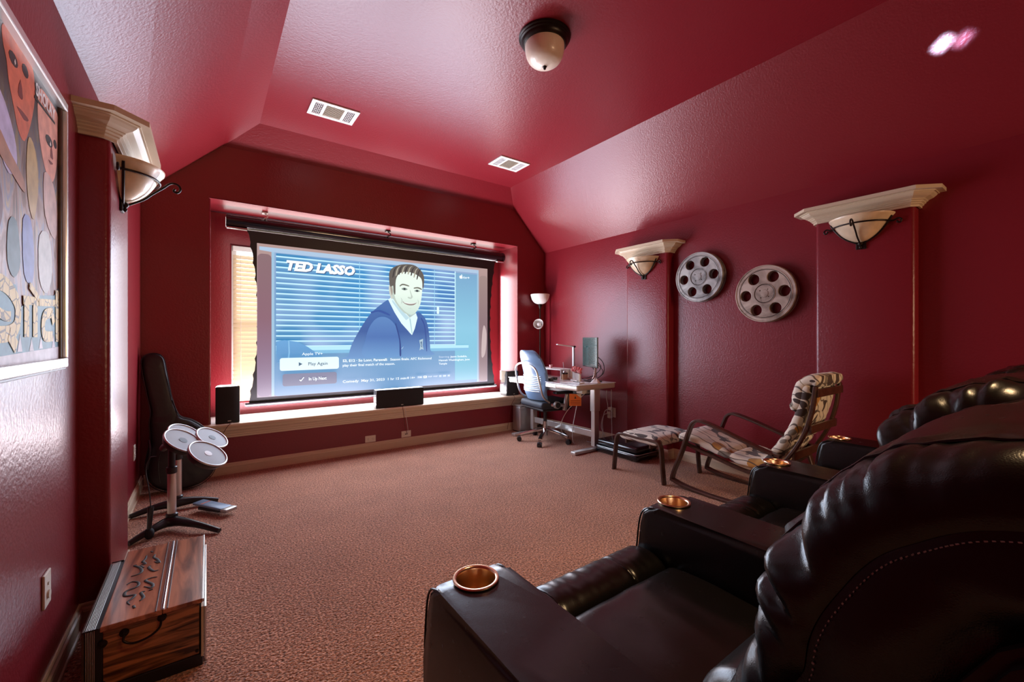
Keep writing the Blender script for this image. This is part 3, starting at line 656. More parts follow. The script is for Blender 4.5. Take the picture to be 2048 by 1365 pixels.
def recliner(i, label):
    cx = (ARMX[i]+ARMX[i+1])/2; t = thing('recliner', label, 'armchair', (cx, .4, 0), group='black leather theatre recliners in a row')
    t.location = (0, 0, 0)
    dy = 0 if i == 0 else .09
    if i == 0: make_arm(t, ARMX[0], True)
    make_arm(t, ARMX[i+1])
    xa, xb = ARMX[i]+.1075, ARMX[i+1]-.1075; w = xb-xa
    # footrest roll
    pf = smoothcurve([(.885, .36), (.885, .43), (.905, .462), (.945, .478), (.99, .478), (1.04, .462), (1.075, .42), (1.085, .34), (1.08, .2), (1.07, .07)], 5)
    def ff(u, v):
        p = polyat(pf, v); e = max(0, 1-min(u, 1-u)/.035); q = 0
        sm = min(abs(u-.26), abs(u-.74)); q = -.006*math.exp(-(sm/.008)**2)
        wr = .0016*noise.noise(Vector((u*26, v*5, i)))*math.exp(-((v-.28)/.2)**2)*2
        return Vector((xa+u*w, p.x-.02*e*e*(1 if v > .3 else 0)+wr*.6, p.y-.02*e*e+q+wr))
    b = MB(); b.grid(ff, 90, 60); b.build('footrest', M['leather'], t, smooth=80)
    for u in (.26, .74):
        MB().tube([ff(u, v/20)+Vector((0, .002, .002)) for v in range(2, 20)], .0016, n=5).build('seam', M['leather'], t)
    ps = smoothcurve([(.888, .33), (.886, .42), (.872, .452), (.83, .468), (.7, .472), (.5, .465), (.3, .452), (.1, .44), (.0, .43)], 5)
    def fs(u, v):
        p = polyat(ps, v); e = max(0, 1-min(u, 1-u)/.05)
        wr = .004*noise.noise(Vector((u*7, v*7, 4+i)))
        return Vector((xa+u*w, p.x, p.y-.022*e*e+.008*math.sin(PI*u)*math.sin(PI*min(v*1.2, 1))+wr))
    b = MB(); b.grid(fs, 70, 70); b.build('seat', M['leather'], t, smooth=80)
    b = MB(); b.box((cx, .40, .20), (w-.01, 1.2, .26), .01); b.build('base', M['black'], t)
    # lumbar cushion
    pl = smoothcurve([(.20, .45), (.36, .455), (.42, .49), (.44, .55), (.43, .61), (.40, .66), (.33, .695), (.22, .70)], 5)
    def fl(u, v):
        p = polyat(pl, v); e = max(0, 1-min(u, 1-u)/.11); c = Vector((.22, .58)); k = 1-.42*e*e
        wr = .010*max(0, e-.1)*math.sin(v*34+2*noise.noise(Vector((v*8, u*3, i))))
        return Vector((xa+.01+u*(w-.02), c.x+(p.x-c.x)*k+dy+wr, c.y+(p.y-c.y)*k+wr))
    b = MB(); b.grid(fl, 60, 40); b.build('lumbar_cushion', M['leather'], t, smooth=80)
    pillow_back(t, cx, dy, seed=i*3.1)
    b = MB(); b.box((cx, -.19+dy, .5), (.60, .10, .86), .03); b.build('rear_shell', M['leather'], t, smooth=40)
    for s in (-1, 1):
        b = MB(); x = cx+s*.335
        pr = [(.18, .636), (.16, .70), (.12, .82), (.06, .93), (0, .985), (-.10, 1.0), (-.24, .96), (-.25, .636)]
        b.prism([(p[0]+dy, p[1]) for p in pr], Matrix(((0, 0, 1, x-.018), (1, 0, 0, 0), (0, 1, 0, 0), (0, 0, 0, 1))), .036, bev=.012); b.build('side_wing', M['leather'], t, smooth=40)
    if i == 2: MB().cyl((ARMX[2]+.1, .55, .52), (ARMX[2]+.115, .55, .52), .03, n=20).build('recline_button', M['gloss'], t)
    return t
recliner(0, 'nearest black leather recliner, its stitched cushion back filling the lower right corner')
recliner(1, 'middle black leather recliner in the row of three')
recliner(2, 'farthest black leather recliner of the row, next to the rocking chair')
# ------------------------------------------------------------------ poster on the near left wall
po = thing('framed_poster', 'large framed film poster in a silver frame on the left wall', 'poster', (XL, 1.895, 1.63))
PY0, PY1, PZ0, PZ1 = 1.545, 2.243, 1.142, 2.118
def strip(name, y0, y1, z0, z1, d, m, x0=0, parent=po, bev=.004):
    return MB().box((x0+d/2, (y0+y1)/2-1.895, (z0+z1)/2-1.63), (d, y1-y0, z1-z0), bev).build(name, m, parent)
M['frame'] = mat('silver_frame', (.78, .78, .76), .25, metal=.55)
M['wood_dark'] = mat('dark_wood_edge', (.07, .03, .018), .4, var=.4, vscale=30)
strip('frame_rail', PY0, PY1, PZ0, PZ0+.034, .03, M['frame']); strip('frame_rail', PY0, PY1, PZ1-.03, PZ1, .03, M['frame'])
strip('frame_stile', PY0, PY0+.03, PZ0+.034, PZ1-.03, .03, M['frame']); strip('frame_stile', PY1-.016, PY1, PZ0+.034, PZ1-.03, .03, M['frame'])
strip('frame_lip', PY1-.03, PY1-.016, PZ0+.034, PZ1-.03, .018, M['wood_dark']); strip('frame_lip', PY0, PY1, PZ0-.008, PZ0, .024, M['wood_dark'], bev=.002)
def poster_mat():
    m = bpy.data.materials.new('poster_print'); m.use_nodes = True; nt = m.node_tree; b = nt.nodes['Principled BSDF']; N = nt.nodes.new; L = nt.links.new
    b.inputs['Roughness'].default_value = .5; b.inputs['Specular IOR Level'].default_value = .2; b.inputs['Coat Weight'].default_value = .08; b.inputs['Coat Roughness'].default_value = .25
    tc = N('ShaderNodeTexCoord'); n = N('ShaderNodeTexNoise'); n.inputs['Scale'].default_value = 5; n.inputs['Detail'].default_value = 5; n.inputs['Distortion'].default_value = 1.2
    mp = N('ShaderNodeMapping'); mp.inputs['Scale'].default_value = (1, 3, .8); L(tc.outputs['Object'], mp.inputs[0]); L(mp.outputs[0], n.inputs['Vector'])
    r = N('ShaderNodeValToRGB'); e = r.color_ramp.elements; e[0].position = .3; e[0].color = (*lin(60, 40, 38), 1); e[1].position = .75; e[1].color = (*lin(205, 200, 205), 1)
    for p, c in ((.42, (150, 105, 85)), (.5, (190, 160, 150)), (.57, (140, 140, 165)), (.65, (200, 170, 120))):
        x = e.new(p); x.color = (*lin(*c), 1)
    L(n.outputs[0], r.inputs[0])
    s = N('ShaderNodeSeparateXYZ'); L(tc.outputs['Object'], s.inputs[0]); mr = N('ShaderNodeMapRange'); mr.inputs[1].default_value = -.05; mr.inputs[2].default_value = .35; L(s.outputs['Z'], mr.inputs[0])
    mx = N('ShaderNodeMixRGB'); mx.inputs[2].default_value = (*lin(52, 36, 32), 1); L(mr.outputs[0], mx.inputs[0]); L(r.outputs[0], mx.inputs[1]); L(mx.outputs[0], b.inputs['Base Color'])
    return m
def art(name, pts, m, lay, smooth=0):
    if smooth: pts = sp2(pts, smooth)
    b = MB(); b.prism([(p[0]-1.895, p[1]-1.63) for p in pts], Matrix(((0, 0, 1, .008+.0006*lay), (1, 0, 0, 0), (0, 1, 0, 0), (0, 0, 0, 1))), .0004)
    return b.build(name, m, po)
def ink(r, g, b): 
    key = ('ink', r, g, b)
    if key not in _ec: _ec[key] = mat('poster_ink_%d' % len(_ec), lin(r, g, b), .5, coat=.04, spec=.2, var=.18, vscale=25)
    return _ec[key]
art('print', [(PY0+.02, PZ0+.03), (PY1-.02, PZ0+.03), (PY1-.02, PZ1-.025), (PY0+.02, PZ1-.025)], poster_mat(), 0)
art('portrait', [(1.70, 2.085), (1.78, 2.09), (1.865, 2.09), (1.91, 2.09), (1.948, 2.077), (1.958, 2.003), (1.92, 1.908), (1.865, 1.834), (1.814, 1.848), (1.782, 1.894), (1.743, 1.953), (1.725, 2.005), (1.70, 2.04)], ink(205, 105, 75), 1, 3)
art('portrait', [(1.999, 2.054), (2.10, 2.07), (2.205, 2.06), (2.208, 2.019), (2.20, 1.883), (2.152, 1.8), (2.08, 1.804), (2.02, 1.867), (1.988, 1.952)], ink(215, 150, 130), 1, 3)
art('portrait', [(1.59, 2.07), (1.64, 2.04), (1.66, 1.95), (1.62, 1.86), (1.58, 1.88)], ink(190, 110, 90), 1, 3)
for y, z, a, b2 in ((1.775, 2.03, .035, .018), (1.87, 2.045, .028, .018), (2.105, 1.925, .04, .018), (2.175, 1.94, .02, .015)):
    art('portrait', [(y+a*math.cos(k*PI/5), z+b2*math.sin(k*PI/5)) for k in range(10)], ink(45, 28, 26), 2)
for q in ([(1.83, 2.0), (1.85, 1.955), (1.83, 1.945), (1.81, 1.955)], [(1.80, 1.91), (1.86, 1.915), (1.90, 1.91), (1.86, 1.895)], [(2.10, 1.86), (2.15, 1.862), (2.12, 1.85)], [(2.13, 1.92), (2.15, 1.88), (2.135, 1.875), (2.12, 1.88)]):
    art('portrait', q, ink(120, 45, 38), 2, 2)
art('portrait', [(1.78, 2.026), (1.785, 2.036), (1.79, 2.026), (1.785, 2.018)], ink(235, 225, 215), 3); art('portrait', [(2.11, 1.918), (2.117, 1.93), (2.124, 1.918), (2.117, 1.912)], ink(235, 225, 215), 3)
art('figure', [(1.60, 1.86), (1.68, 1.90), (1.78, 1.82), (1.80, 1.74), (1.74, 1.70), (1.66, 1.76)], ink(190, 175, 205), 2, 3)
art('figure', [(1.66, 1.80), (1.75, 1.76), (1.85, 1.72), (1.86, 1.68), (1.75, 1.71), (1.66, 1.74)], ink(170, 120, 95), 3, 3)
art('figure', [(1.90, 1.86), (1.96, 1.84), (1.99, 1.74), (1.95, 1.62), (1.90, 1.66), (1.88, 1.76)], ink(185, 155, 105), 2, 3)
art('figure', [(2.05, 1.80), (2.15, 1.79), (2.2, 1.7), (2.17, 1.6), (2.06, 1.66)], ink(195, 160, 150), 2, 3)
art('figure', [(1.60, 1.66), (1.66, 1.68), (1.70, 1.6), (1.66, 1.52), (1.60, 1.56)], ink(120, 75, 80), 2, 3)
art('figure', [(1.85, 1.60), (1.92, 1.61), (1.95, 1.5), (1.93, 1.42), (1.86, 1.44)], ink(125, 130, 185), 2, 3)
art('figure', [(2.0, 1.58), (2.1, 1.6), (2.14, 1.48), (2.08, 1.40), (2.0, 1.44)], ink(190, 185, 180), 2, 3)
art('figure', [(1.74, 1.57), (1.80, 1.58), (1.83, 1.47), (1.78, 1.42), (1.73, 1.46)], ink(90, 105, 110), 2, 3)
art('banner', [(1.57, 1.19), (2.212, 1.215), (2.212, 1.43), (2.16, 1.40), (1.98, 1.385), (1.90, 1.36), (1.83, 1.34), (1.79, 1.40), (1.57, 1.41)], ink(95, 135, 150), 3)
for q in ([(1.80, 1.21), (1.82, 1.26), (1.84, 1.21)], [(1.90, 1.21), (1.92, 1.25), (1.94, 1.21)], [(1.99, 1.215), (2.01, 1.255), (2.03, 1.215)], [(2.13, 1.215), (2.15, 1.26), (2.17, 1.215)], [(1.57, 1.17), (2.212, 1.17), (2.212, 1.218), (1.57, 1.198)]): art('banner', q, ink(215, 210, 215), 4)
def crack_mat():
    m = mat('cracked_yellow', lin(225, 195, 115), .5, coat=.04, spec=.2); nt = m.node_tree; N = nt.nodes.new; L = nt.links.new
    tc = N('ShaderNodeTexCoord'); v = N('ShaderNodeTexVoronoi'); v.feature = 'DISTANCE_TO_EDGE'; v.inputs['Scale'].default_value = 26
    r = N('ShaderNodeValToRGB'); r.color_ramp.elements[0].position = .03; r.color_ramp.elements[0].color = (*lin(110, 85, 50), 1); r.color_ramp.elements[1].position = .06; r.color_ramp.elements[1].color = (*lin(228, 200, 125), 1)
    L(tc.outputs['Object'], v.inputs['Vector']); L(v.outputs['Distance'], r.inputs[0]); L(r.outputs[0], nt.nodes['Principled BSDF'].inputs['Base Color']); return m
M['crack'] = crack_mat()
def stroke(pts, w, name='lettering', lay=5, m=None):
    pts = [Vector((*p, 0)) for p in pts]
    pts = spline(pts, [0]*len(pts), 5)[0] if len(pts) > 2 else pts; Lf = []; Rt = []
    for i, p in enumerate(pts):
        a = pts[max(i-1, 0)]; b = pts[min(i+1, len(pts)-1)]; d = (b-a).normalized(); n = Vector((-d.y, d.x, 0))*w/2; Lf.append((p+n)[:2]); Rt.append((p-n)[:2])
    art(name, Lf+Rt[::-1], m or M['crack'], lay)
for q, w, l in (([(1.60, 1.37), (1.667, 1.396), (1.746, 1.381), (1.80, 1.343), (1.795, 1.287), (1.735, 1.262), (1.60, 1.258)], .045, 5), ([(1.735, 1.262), (1.789, 1.223)], .04, 6), ([(1.60, 1.333), (1.695, 1.31), (1.746, 1.309)], .028, 6),
             ([(1.846, 1.362), (1.99, 1.366)], .026, 5), ([(1.872, 1.36), (1.872, 1.252)], .042, 6), ([(1.95, 1.36), (1.95, 1.252)], .042, 6), ([(1.90, 1.41), (1.985, 1.375)], .022, 6),
             ([(1.985, 1.364), (2.20, 1.375)], .024, 5), ([(2.135, 1.338), (2.05, 1.325), (2.028, 1.285), (2.05, 1.256), (2.135, 1.256)], .036, 6), ([(2.12, 1.34), (2.145, 1.30)], .03, 7), ([(2.188, 1.42), (2.188, 1.236)], .036, 6)):
    stroke(q, w, lay=l)
TP = Matrix(((0, -1, 0, .0), (1, 0, 0, 0), (0, 0, 1, 0), (0, 0, 0, 1)))
text('SHOLAY', 1.955-1.895, 2.165-1.895, 2.018-1.63, .04, ink(225, 222, 220), 12, parent=po, bold=.03, Tm=TP)
art('banner', [(1.95, 2.002), (2.17, 2.008), (2.17, 2.016), (1.95, 2.012)], ink(30, 25, 25), 3)
# ------------------------------------------------------------------ wall plates
def outlet(loc, rz, label, name='wall_outlet', kind='duplex', horiz=False):
    "plate in local xz plane, facing -y; rz turns it"
    t = thing(name, label, 'outlet', loc, rz)
    w, h = (.115, .072) if horiz else (.072, .115)
    MB().box((0, -.004, 0), (w, .008, h), .003).build('plate', M['plate'], t)
    for s in (-1, 1):
        c = (s*.026, 0) if horiz else (0, s*.026)
        if kind == 'duplex':
            b = MB().box((c[0], -.0095, c[1]), (.032, .004, .034), .002).build('socket', M['plate'], t)
            for k in (-1, 1): MB().box((c[0]+k*.006, -.0118, c[1]+.004), (.0022, .001, .009)).build('slot', M['slot'], b)
            MB().cyl((c[0], -.0115, c[1]-.009), (c[0], -.0123, c[1]-.009), .0026, n=8).build('slot', M['slot'], b)
    if kind == 'cable':
        MB().cyl((-.01, -.008, 0), (-.01, -.014, 0), .006, n=12).build('terminal', M['slot'], t); MB().cyl((.01, -.008, 0), (.01, -.014, 0), .006, n=12).build('terminal', M['slot'], t)
    if kind == 'phone':
        MB().cyl((0, -.008, -.018), (0, -.013, -.018), .014, n=20).build('knob', M['plate'], t); MB().cyl((0, -.008, .018), (0, -.011, .018), .005, n=10).build('terminal', M['plate'], t)
    return t
outlet((1.455, D, .142), 0, 'ivory double outlet low on the far wall, empty', horiz=True)
outlet((1.864, D, .142), 0, 'ivory speaker plate low on the far wall with two wires plugged in', name='speaker_plate', kind='cable', horiz=True)
outlet((XL, 2.10, .393), PI/2, 'ivory wall plate with a round dial low on the left wall, below the poster', name='dimmer_plate', kind='phone')
outlet((XL, 4.25, .385), PI/2, 'ivory outlet on the left wall beyond the pilaster, by the guitar bag')
# ------------------------------------------------------------------ sconces
M['alabaster'] = mat('alabaster_glass', (.72, .55, .36), .3, var=.22, vscale=9, coat=.2)
def sconce(x, y, z, sgn, label):
    t = thing('wall_sconce', label, 'wall lamp', (x, y, z), 0 if sgn > 0 else PI, 'half-bowl sconces below the capitals')
    b = MB(); pr = smoothcurve([(.01, -.165), (.05, -.152), (.095, -.120), (.13, -.08), (.155, -.04), (.176, -.01), (.19, .006), (.186, .012), (.172, -.004), (.15, -.036), (.12, -.08), (.09, -.112), (.045, -.14), (.01, -.152)], 3)
    def f(u, v): r, zz = polyat(pr, v); a = -PI/2+PI*u; return Vector((r*math.cos(a)*.88+.006, r*math.sin(a), zz))
    b.grid(f, 33, 50); b.build('glass_shade', M['alabaster'], t, smooth=60)
    I = M['iron']
    pts = [(.158*math.cos(a)*.88+.012, .163*math.sin(a), -.045) for a in [(-PI/2)+PI*k/14 for k in range(15)]]
    sc = lambda s: [(.014, s*(.163+.02), -.045), (.016, s*.205, -.035), (.018, s*.222, -.048), (.018, s*.215, -.066), (.018, s*.200, -.060), (.018, s*.204, -.05)]
    MB().tube(sc(-1)[::-1]+pts+sc(1), .0055, n=8, smooth=4).build('band', I, t, smooth=60)
    rail = [(.178, -.012), (.168, -.032), (.15, -.062), (.12, -.102), (.085, -.135), (.045, -.16), (.012, -.178)]
    for a in (-82, 0, 82):
        aa = math.radians(a); P_ = [(r*math.cos(aa)*.9+.01, r*math.sin(aa), zz) for r, zz in rail]
        if a == 0: P_ = [(.212, 0, -.058), (.207, 0, -.070), (.222, 0, -.076), (.234, 0, -.060), (.230, 0, -.040), (.212, 0, -.030), (.190, 0, -.036), (.165, 0, -.062)]+[(r*.9+.014, 0, zz) for r, zz in rail[3:]]
        MB().tube(P_, .0055, n=8, smooth=4).build('strap', I, t, smooth=60)
    MB().lathe([(0, -.235), (.006, -.23), (.009, -.222), (.005, -.214), (.013, -.206), (.016, -.196), (.010, -.188), (0, -.186)], 16, T3(.018, 0, .022)).build('finial', I, t, smooth=50)
    MB().box((.006, 0, -.09), (.012, .06, .25), .004).build('backplate', I, t)
    return t
xpf = XL+PJ; xqf = XR-PJ
sconce(xpf, 2.84, 2.09, 1, 'alabaster half-bowl sconce in a dark iron cradle on the left pilaster')
sconce(xqf, 2.88, 2.095, -1, 'smaller-looking alabaster sconce on the far right pilaster, nearest the desk')
sconce(xqf, 1.005, 2.105, -1, 'alabaster sconce on the near right pilaster, behind the rocking chair')
# ------------------------------------------------------------------ film reels on the wall
def reel_mat(name, c0, c1):
    m = mat(name, c0, .45, metal=.35, bump=.3, bscale=40, bdist=.002); nt = m.node_tree; N = nt.nodes.new; L = nt.links.new
    tc = N('ShaderNodeTexCoord'); n = N('ShaderNodeTexNoise'); n.inputs['Scale'].default_value = 7; n.inputs['Detail'].default_value = 6; n.inputs['Distortion'].default_value = .8
    r = N('ShaderNodeValToRGB'); r.color_ramp.elements[0].position = .35; r.color_ramp.elements[0].color = (*c0, 1); r.color_ramp.elements[1].position = .62; r.color_ramp.elements[1].color = (*c1, 1)
    L(tc.outputs['Object'], n.inputs['Vector']); L(n.outputs[0], r.inputs[0]); L(r.outputs[0], nt.nodes['Principled BSDF'].inputs['Base Color']); return m
def disc_curve(R, holes, th, bev=.003):
    c = bpy.data.curves.new('d', 'CURVE'); c.dimensions = '2D'; c.fill_mode = 'BOTH'; c.extrude = th/2-bev; c.bevel_depth = bev; c.bevel_resolution = 2
    for cx, cy, r, n in [(0, 0, R, 64)]+holes:
        s = c.splines.new('POLY'); s.points.add(n-1); s.use_cyclic_u = True
        for k in range(n): a = 2*PI*k/n; s.points[k].co = (cx+r*math.cos(a), cy+r*math.sin(a), 0, 1)
    o = bpy.data.objects.new('d', c); me = bpy.data.meshes.new_from_object(o); bpy.data.objects.remove(o); return me
def reel(y, z, R, m, rot, label):
    t = thing('film_reel', label, 'wall decoration', (XR-.002, y, z), group='metal film reels on the right wall')
    t.rotation_euler = (0, -PI/2, 0)     # local z points into the room
    k = R/.245
    hs_ = [(.156*k*math.cos(a), .156*k*math.sin(a), .050*k, 28) for a in [rot+PI/3*i for i in range(6)]]
    for nm, z0, th, hl in (('front_flange', .058, .018, hs_+[(.045*k*math.cos(a), .045*k*math.sin(a), .007, 10) for a in [rot+.3+PI/2*i for i in range(4)]]), ('rear_flange', .012, .016, hs_)):
        me = disc_curve(R, hl, th); me.transform(T3(0, 0, z0)); me.materials.append(m); me.name = nm; o = bpy.data.objects.new(nm, me); C.objects.link(o); o.parent = t
        me.shade_smooth(); me.set_sharp_from_angle(angle=math.radians(40))
    for a in hs_: MB().lathe([(a[2]+.001, .012), (a[2]+.001, .058)], 28, T3(a[0], a[1], 0)).build('opening_wall', m, t, smooth=60)
    MB().lathe([(R*.985, .004), (R*.985, .062)], 64).build('rim', m, t, smooth=60)
    for r, w, nm in ((R-.004, .006, 'rim_bead'), (R*.88, .003, 'groove'), (.085*k, .004, 'hub_ring'), (.032*k, .0025, 'hub_ring')):
        MB().tube([(r*math.cos(2*PI*i/64), r*math.sin(2*PI*i/64), .067) for i in range(65)], w, n=6).build(nm, m, t, smooth=60)
    MB().lathe([(0, .067), (.03*k, .067), (.03*k, .071), (0, .072)], 32).build('hub_cap', m, t, smooth=40)
    MB().lathe([(R*.83, .0668), (R*.845, .0676), (R*.86, .0668)], 64).build('groove', M['iron'], t)
    MB().lathe([(.075*k, .0668), (.079*k, .0676), (.083*k, .0668)], 48).build('groove', M['iron'], t)
reel(2.275, 1.842, .24, reel_mat('pewter', (.13, .12, .115), (.42, .40, .37)), .61, 'pewter grey film reel, the upper and farther of the two on the right wall')
reel(1.675, 1.630, .243, reel_mat('aged_bronze', (.18, .13, .10), (.46, .36, .29)), .6, 'bronze-tinted film reel, the lower and nearer of the two on the right wall')
# ------------------------------------------------------------------ ceiling fittings
def vent(x0, x1, y0, y1, label):
    cx, cy = (x0+x1)/2, (y0+y1)/2; w, d = x1-x0, y1-y0; t = thing('ceiling_vent', label, 'vent', (cx, cy, ZC), group='white supply vents in the flat ceiling')
    def bx_(nm, c, s, m=M['white'], p=t): return MB().box((c[0], c[1], c[2]), s, .0015).build(nm, m, p)
    z = -.006
    f = bx_('frame', (0, 0, -.002), (w, d, .004), M['slot']); f.name = 'backing'
    for s in (-1, 1):
        bx_('frame_bar', (0, s*(d/2-.018), z), (w, .036, .012)); bx_('frame_bar', (s*(w/2-.016), 0, z), (.032, d-.07, .0118)); bx_('frame_bar', (s*w*.215, 0, z), (.02, d-.07, .0116))
        gx = s*(w*.215+w/2-.03)/2; gw = (w/2-.03)-w*.215-.012
        for k in range(5): bx_('grid_bar', (gx-gw/2+gw*(k+.5)/5, 0, z-.001), (.0035, d-.07, .008))
        for k in range(6): bx_('grid_bar', (gx, -(d-.07)/2+(d-.07)*(k+.5)/6, z-.001), (gw, .0035, .0075))
    for k in range(11):
        MB().box((0, -(d-.075)/2+(d-.075)*(k+.5)/11, z), (w*.38, .018, .0025), 0, (math.radians(22), 0, 0)).build('louvre', M['plate'], t)
vent(.70, 1.078, 3.742, 4.008, 'white ceiling vent with two grilles, the one nearer the left slope')
vent(2.557, 2.945, 3.738, 4.005, 'white ceiling vent nearer the right slope, beyond the ceiling lamp')
cl = thing('ceiling_lamp', 'round flush ceiling lamp with bronze ring and frosted dome, unlit', 'ceiling lamp', (1.785, 2.112, ZC))
MB().lathe([(0, 0), (.168, 0), (.168, -.012), (.160, -.018), (.160, -.026), (.152, -.032), (.150, -.042), (.142, -.05), (.136, -.056), (.126, -.056), (0, -.05)], 56).build('ring', M['iron'], cl, smooth=35)
M['dome'] = mat('frosted_glass', (.80, .68, .54), .35, coat=.3, var=.08, vscale=5)
MB().lathe(smoothcurve([(.128, -.05), (.127, -.085), (.118, -.125), (.098, -.158), (.065, -.180), (.03, -.190), (.0, -.192)], 4), 48).build('dome', M['dome'], cl, smooth=70)
MB().lathe([(0, -.212), (.006, -.21), (.009, -.204), (.008, -.198), (.014, -.194), (.015, -.188), (0, -.186)], 20).build('finial', M['iron'], cl, smooth=40)
# ------------------------------------------------------------------ speakers on the stool
M['grille'] = mat('speaker_grille', (.008, .008, .009), .75, bump=.4, bscale=500, bdist=.001)
M['spk'] = mat('gloss_speaker_shell', (.02, .022, .024), .16, coat=.6)
def speaker(x0, x1, y, z1, d, label, cat='speaker', rz=0, name='speaker'):
    z0 = .4705; w, h = x1-x0, z1-z0; t = thing(name, label, cat, ((x0+x1)/2, y, z0), rz, 'black speakers on the window stool')
    out = [(-w/2, 0), (w/2, 0), (w/2-.01, d*.7), (w*.32, d), (-w*.32, d), (-w/2+.01, d*.7)]
    b = MB(); b.prism(out, T3(0, 0, 0), h, bev=.004); b.build('cabinet', M['spk'], t, smooth=30)
    b = MB()
    def f(u, v): return Vector(((u-.5)*(w-.008), -.012-.012*(1-(2*u-1)**2), .006+v*(h-.012)))
    g = b.grid(f, 12, 3); b.build('grille', M['grille'], t, smooth=60)
    MB().box((0, -.006, h/2), (w-.004, .012, h-.006), .003).build('baffle', M['grille'], t)
    MB().box((.012, -.0255, .022), (.026, .003, .009), .003, seg=3).build('badge', M['silver'], t)
    return t
speaker(.062, .248, 4.66, .805, .17, 'upright black speaker at the left end of the stool, by the guitar bag')
speaker(1.505, 2.065, 4.645, .672, .15, 'wide black centre speaker lying on the stool under the screen')
speaker(3.255, 3.455, 4.645, .802, .20, 'upright black speaker at the right end of the stool, behind the desk chair')
M['wire'] = mat('red_brown_wire', (.12, .03, .02), .5); M['cord_w'] = mat('white_cord', (.6, .58, .55), .5); M['cord_b'] = mat('black_cord', (.012, .012, .012), .5)
def cord(name, pts, r, m, label, smooth=6):
    o = MB().tube(pts, r, n=6, smooth=smooth).build(name, m, None, smooth=70); return tag(o, label, 'cable')
cord('speaker_wire', [(.19, 4.64, .475), (.17, 4.585, .474), (.13, 4.57, .42), (.06, 4.60, .25), (.03, 4.64, .12), (.02, 4.63, .01)], .0028, M['wire'], 'thin red wire dropping from the left speaker over the stool edge')
cord('speaker_wire', [(1.80, 4.65, .4735), (1.79, 4.60, .475), (1.79, 4.578, .44), (1.80, 4.575, .36), (1.83, 4.62, .25), (1.865, 4.65, .155), (1.856, 4.658, .142)], .003, M['wire'], 'red wire hanging from the centre speaker down to the speaker plate')
cord('speaker_wire', [(1.82, 4.65, .4735), (1.815, 4.60, .475), (1.815, 4.578, .44), (1.825, 4.575, .36), (1.86, 4.62, .24), (1.88, 4.65, .155), (1.874, 4.658, .142)], .0026, M['cord_w'], 'pale wire hanging from the centre speaker beside the red wire')
cord('speaker_wire', [(3.33, 4.65, .4735), (3.34, 4.60, .475), (3.345, 4.576, .44), (3.30, 4.575, .38), (3.28, 4.60, .25), (3.27, 4.64, .02)], .0026, M['wire'], 'red wire falling from the right speaker behind the desk chair')
# ------------------------------------------------------------------ guitar bag leaning in the corner
gb = thing('guitar_bag', 'black padded guitar bag leaning in the far left corner', 'guitar bag', (-.2, 4.4, 0))
bag = [(-.405, 1.11), (-.344, 1.126), (-.292, 1.09), (-.27, .99), (-.25, .858), (-.225, .72), (-.18, .60), (-.098, .558), (-.013, .486), (.05, .375), (.07, .25), (.05, .12), (-.03, .04), (-.15, .012), (-.27, .02), (-.37, .10), (-.395, .25), (-.37, .42), (-.375, .56), (-.37, .66), (-.395, .80), (-.42, .95), (-.43, 1.06)]
bo = sp2(bag, 5); n = len(bo); b = MB(); rings = []
cenl = lambda z: (-.165 if z < .45 else -.165+(z-.45)/(1.1-.45)*(-.195))
for sg in (-1, 1):
    for e, dd in ((0, 0), (.04, .045), (.14, .062), (.35, .070), (.7, .073)):
        rr = []
        for x, z in bo:
            cz = min(max(z, .12), .98) if z > .5 else .27+(z-.27)*.2; c_ = Vector((cenl(cz), cz)); p = Vector((x, z)).lerp(c_, e)
            th = dd*(.72 if z > .6 else 1); yy = 4.44+.16*p.y/1.1+sg*th-.02+.004*noise.noise(Vector((x*14, z*14, sg)))
            rr.append(b.bm.verts.new((p.x+.2, yy-4.4-.02, p.y)))
        rings.append(rr)
order = [rings[4], rings[3], rings[2], rings[1], rings[0], rings[6], rings[7], rings[8], rings[9]]
for A_, B_ in zip(order, order[1:]):
    for k in range(n): b.bm.faces.new((A_[k], A_[(k+1) % n], B_[(k+1) % n], B_[k]))
b.bm.faces.new(order[0]); b.bm.faces.new(order[-1])
M['bag'] = mat('black_nylon', (.011, .012, .013), .45, bump=.3, bscale=14, bdist=.01, detail=4)
b.build('bag_body', M['bag'], gb, smooth=70)
zp = [(x+.2, 4.44+.16*z/1.1-.04-4.4-.046, z) for x, z in bo]+[]
MB().tube(zp+[zp[0]], .003, n=5).build('zip', M['black'], gb)
def bagfront(x, z, o=.005): return (x+.2, 4.44+.16*z/1.1-.04-4.4-.073*(.72 if z > .6 else 1)-o, z)
MB().tube([bagfront(x, z) for x, z in [(-.30, .10), (-.31, .28), (-.25, .42), (-.12, .46), (-.02, .38), (.0, .22)]], .0025, n=5, smooth=5).build('pocket_zip', M['black'], gb)
MB().tube([bagfront(-.17, .52, .01), bagfront(-.11, .54, .03), bagfront(-.06, .50, .01)], .006, n=6, smooth=4).build('handle', M['black'], gb)
MB().tube([bagfront(-.37, .44, .0), bagfront(-.36, .36, .04), bagfront(-.38, .22, .01)], .008, n=6, smooth=4).build('strap', M['black'], gb)
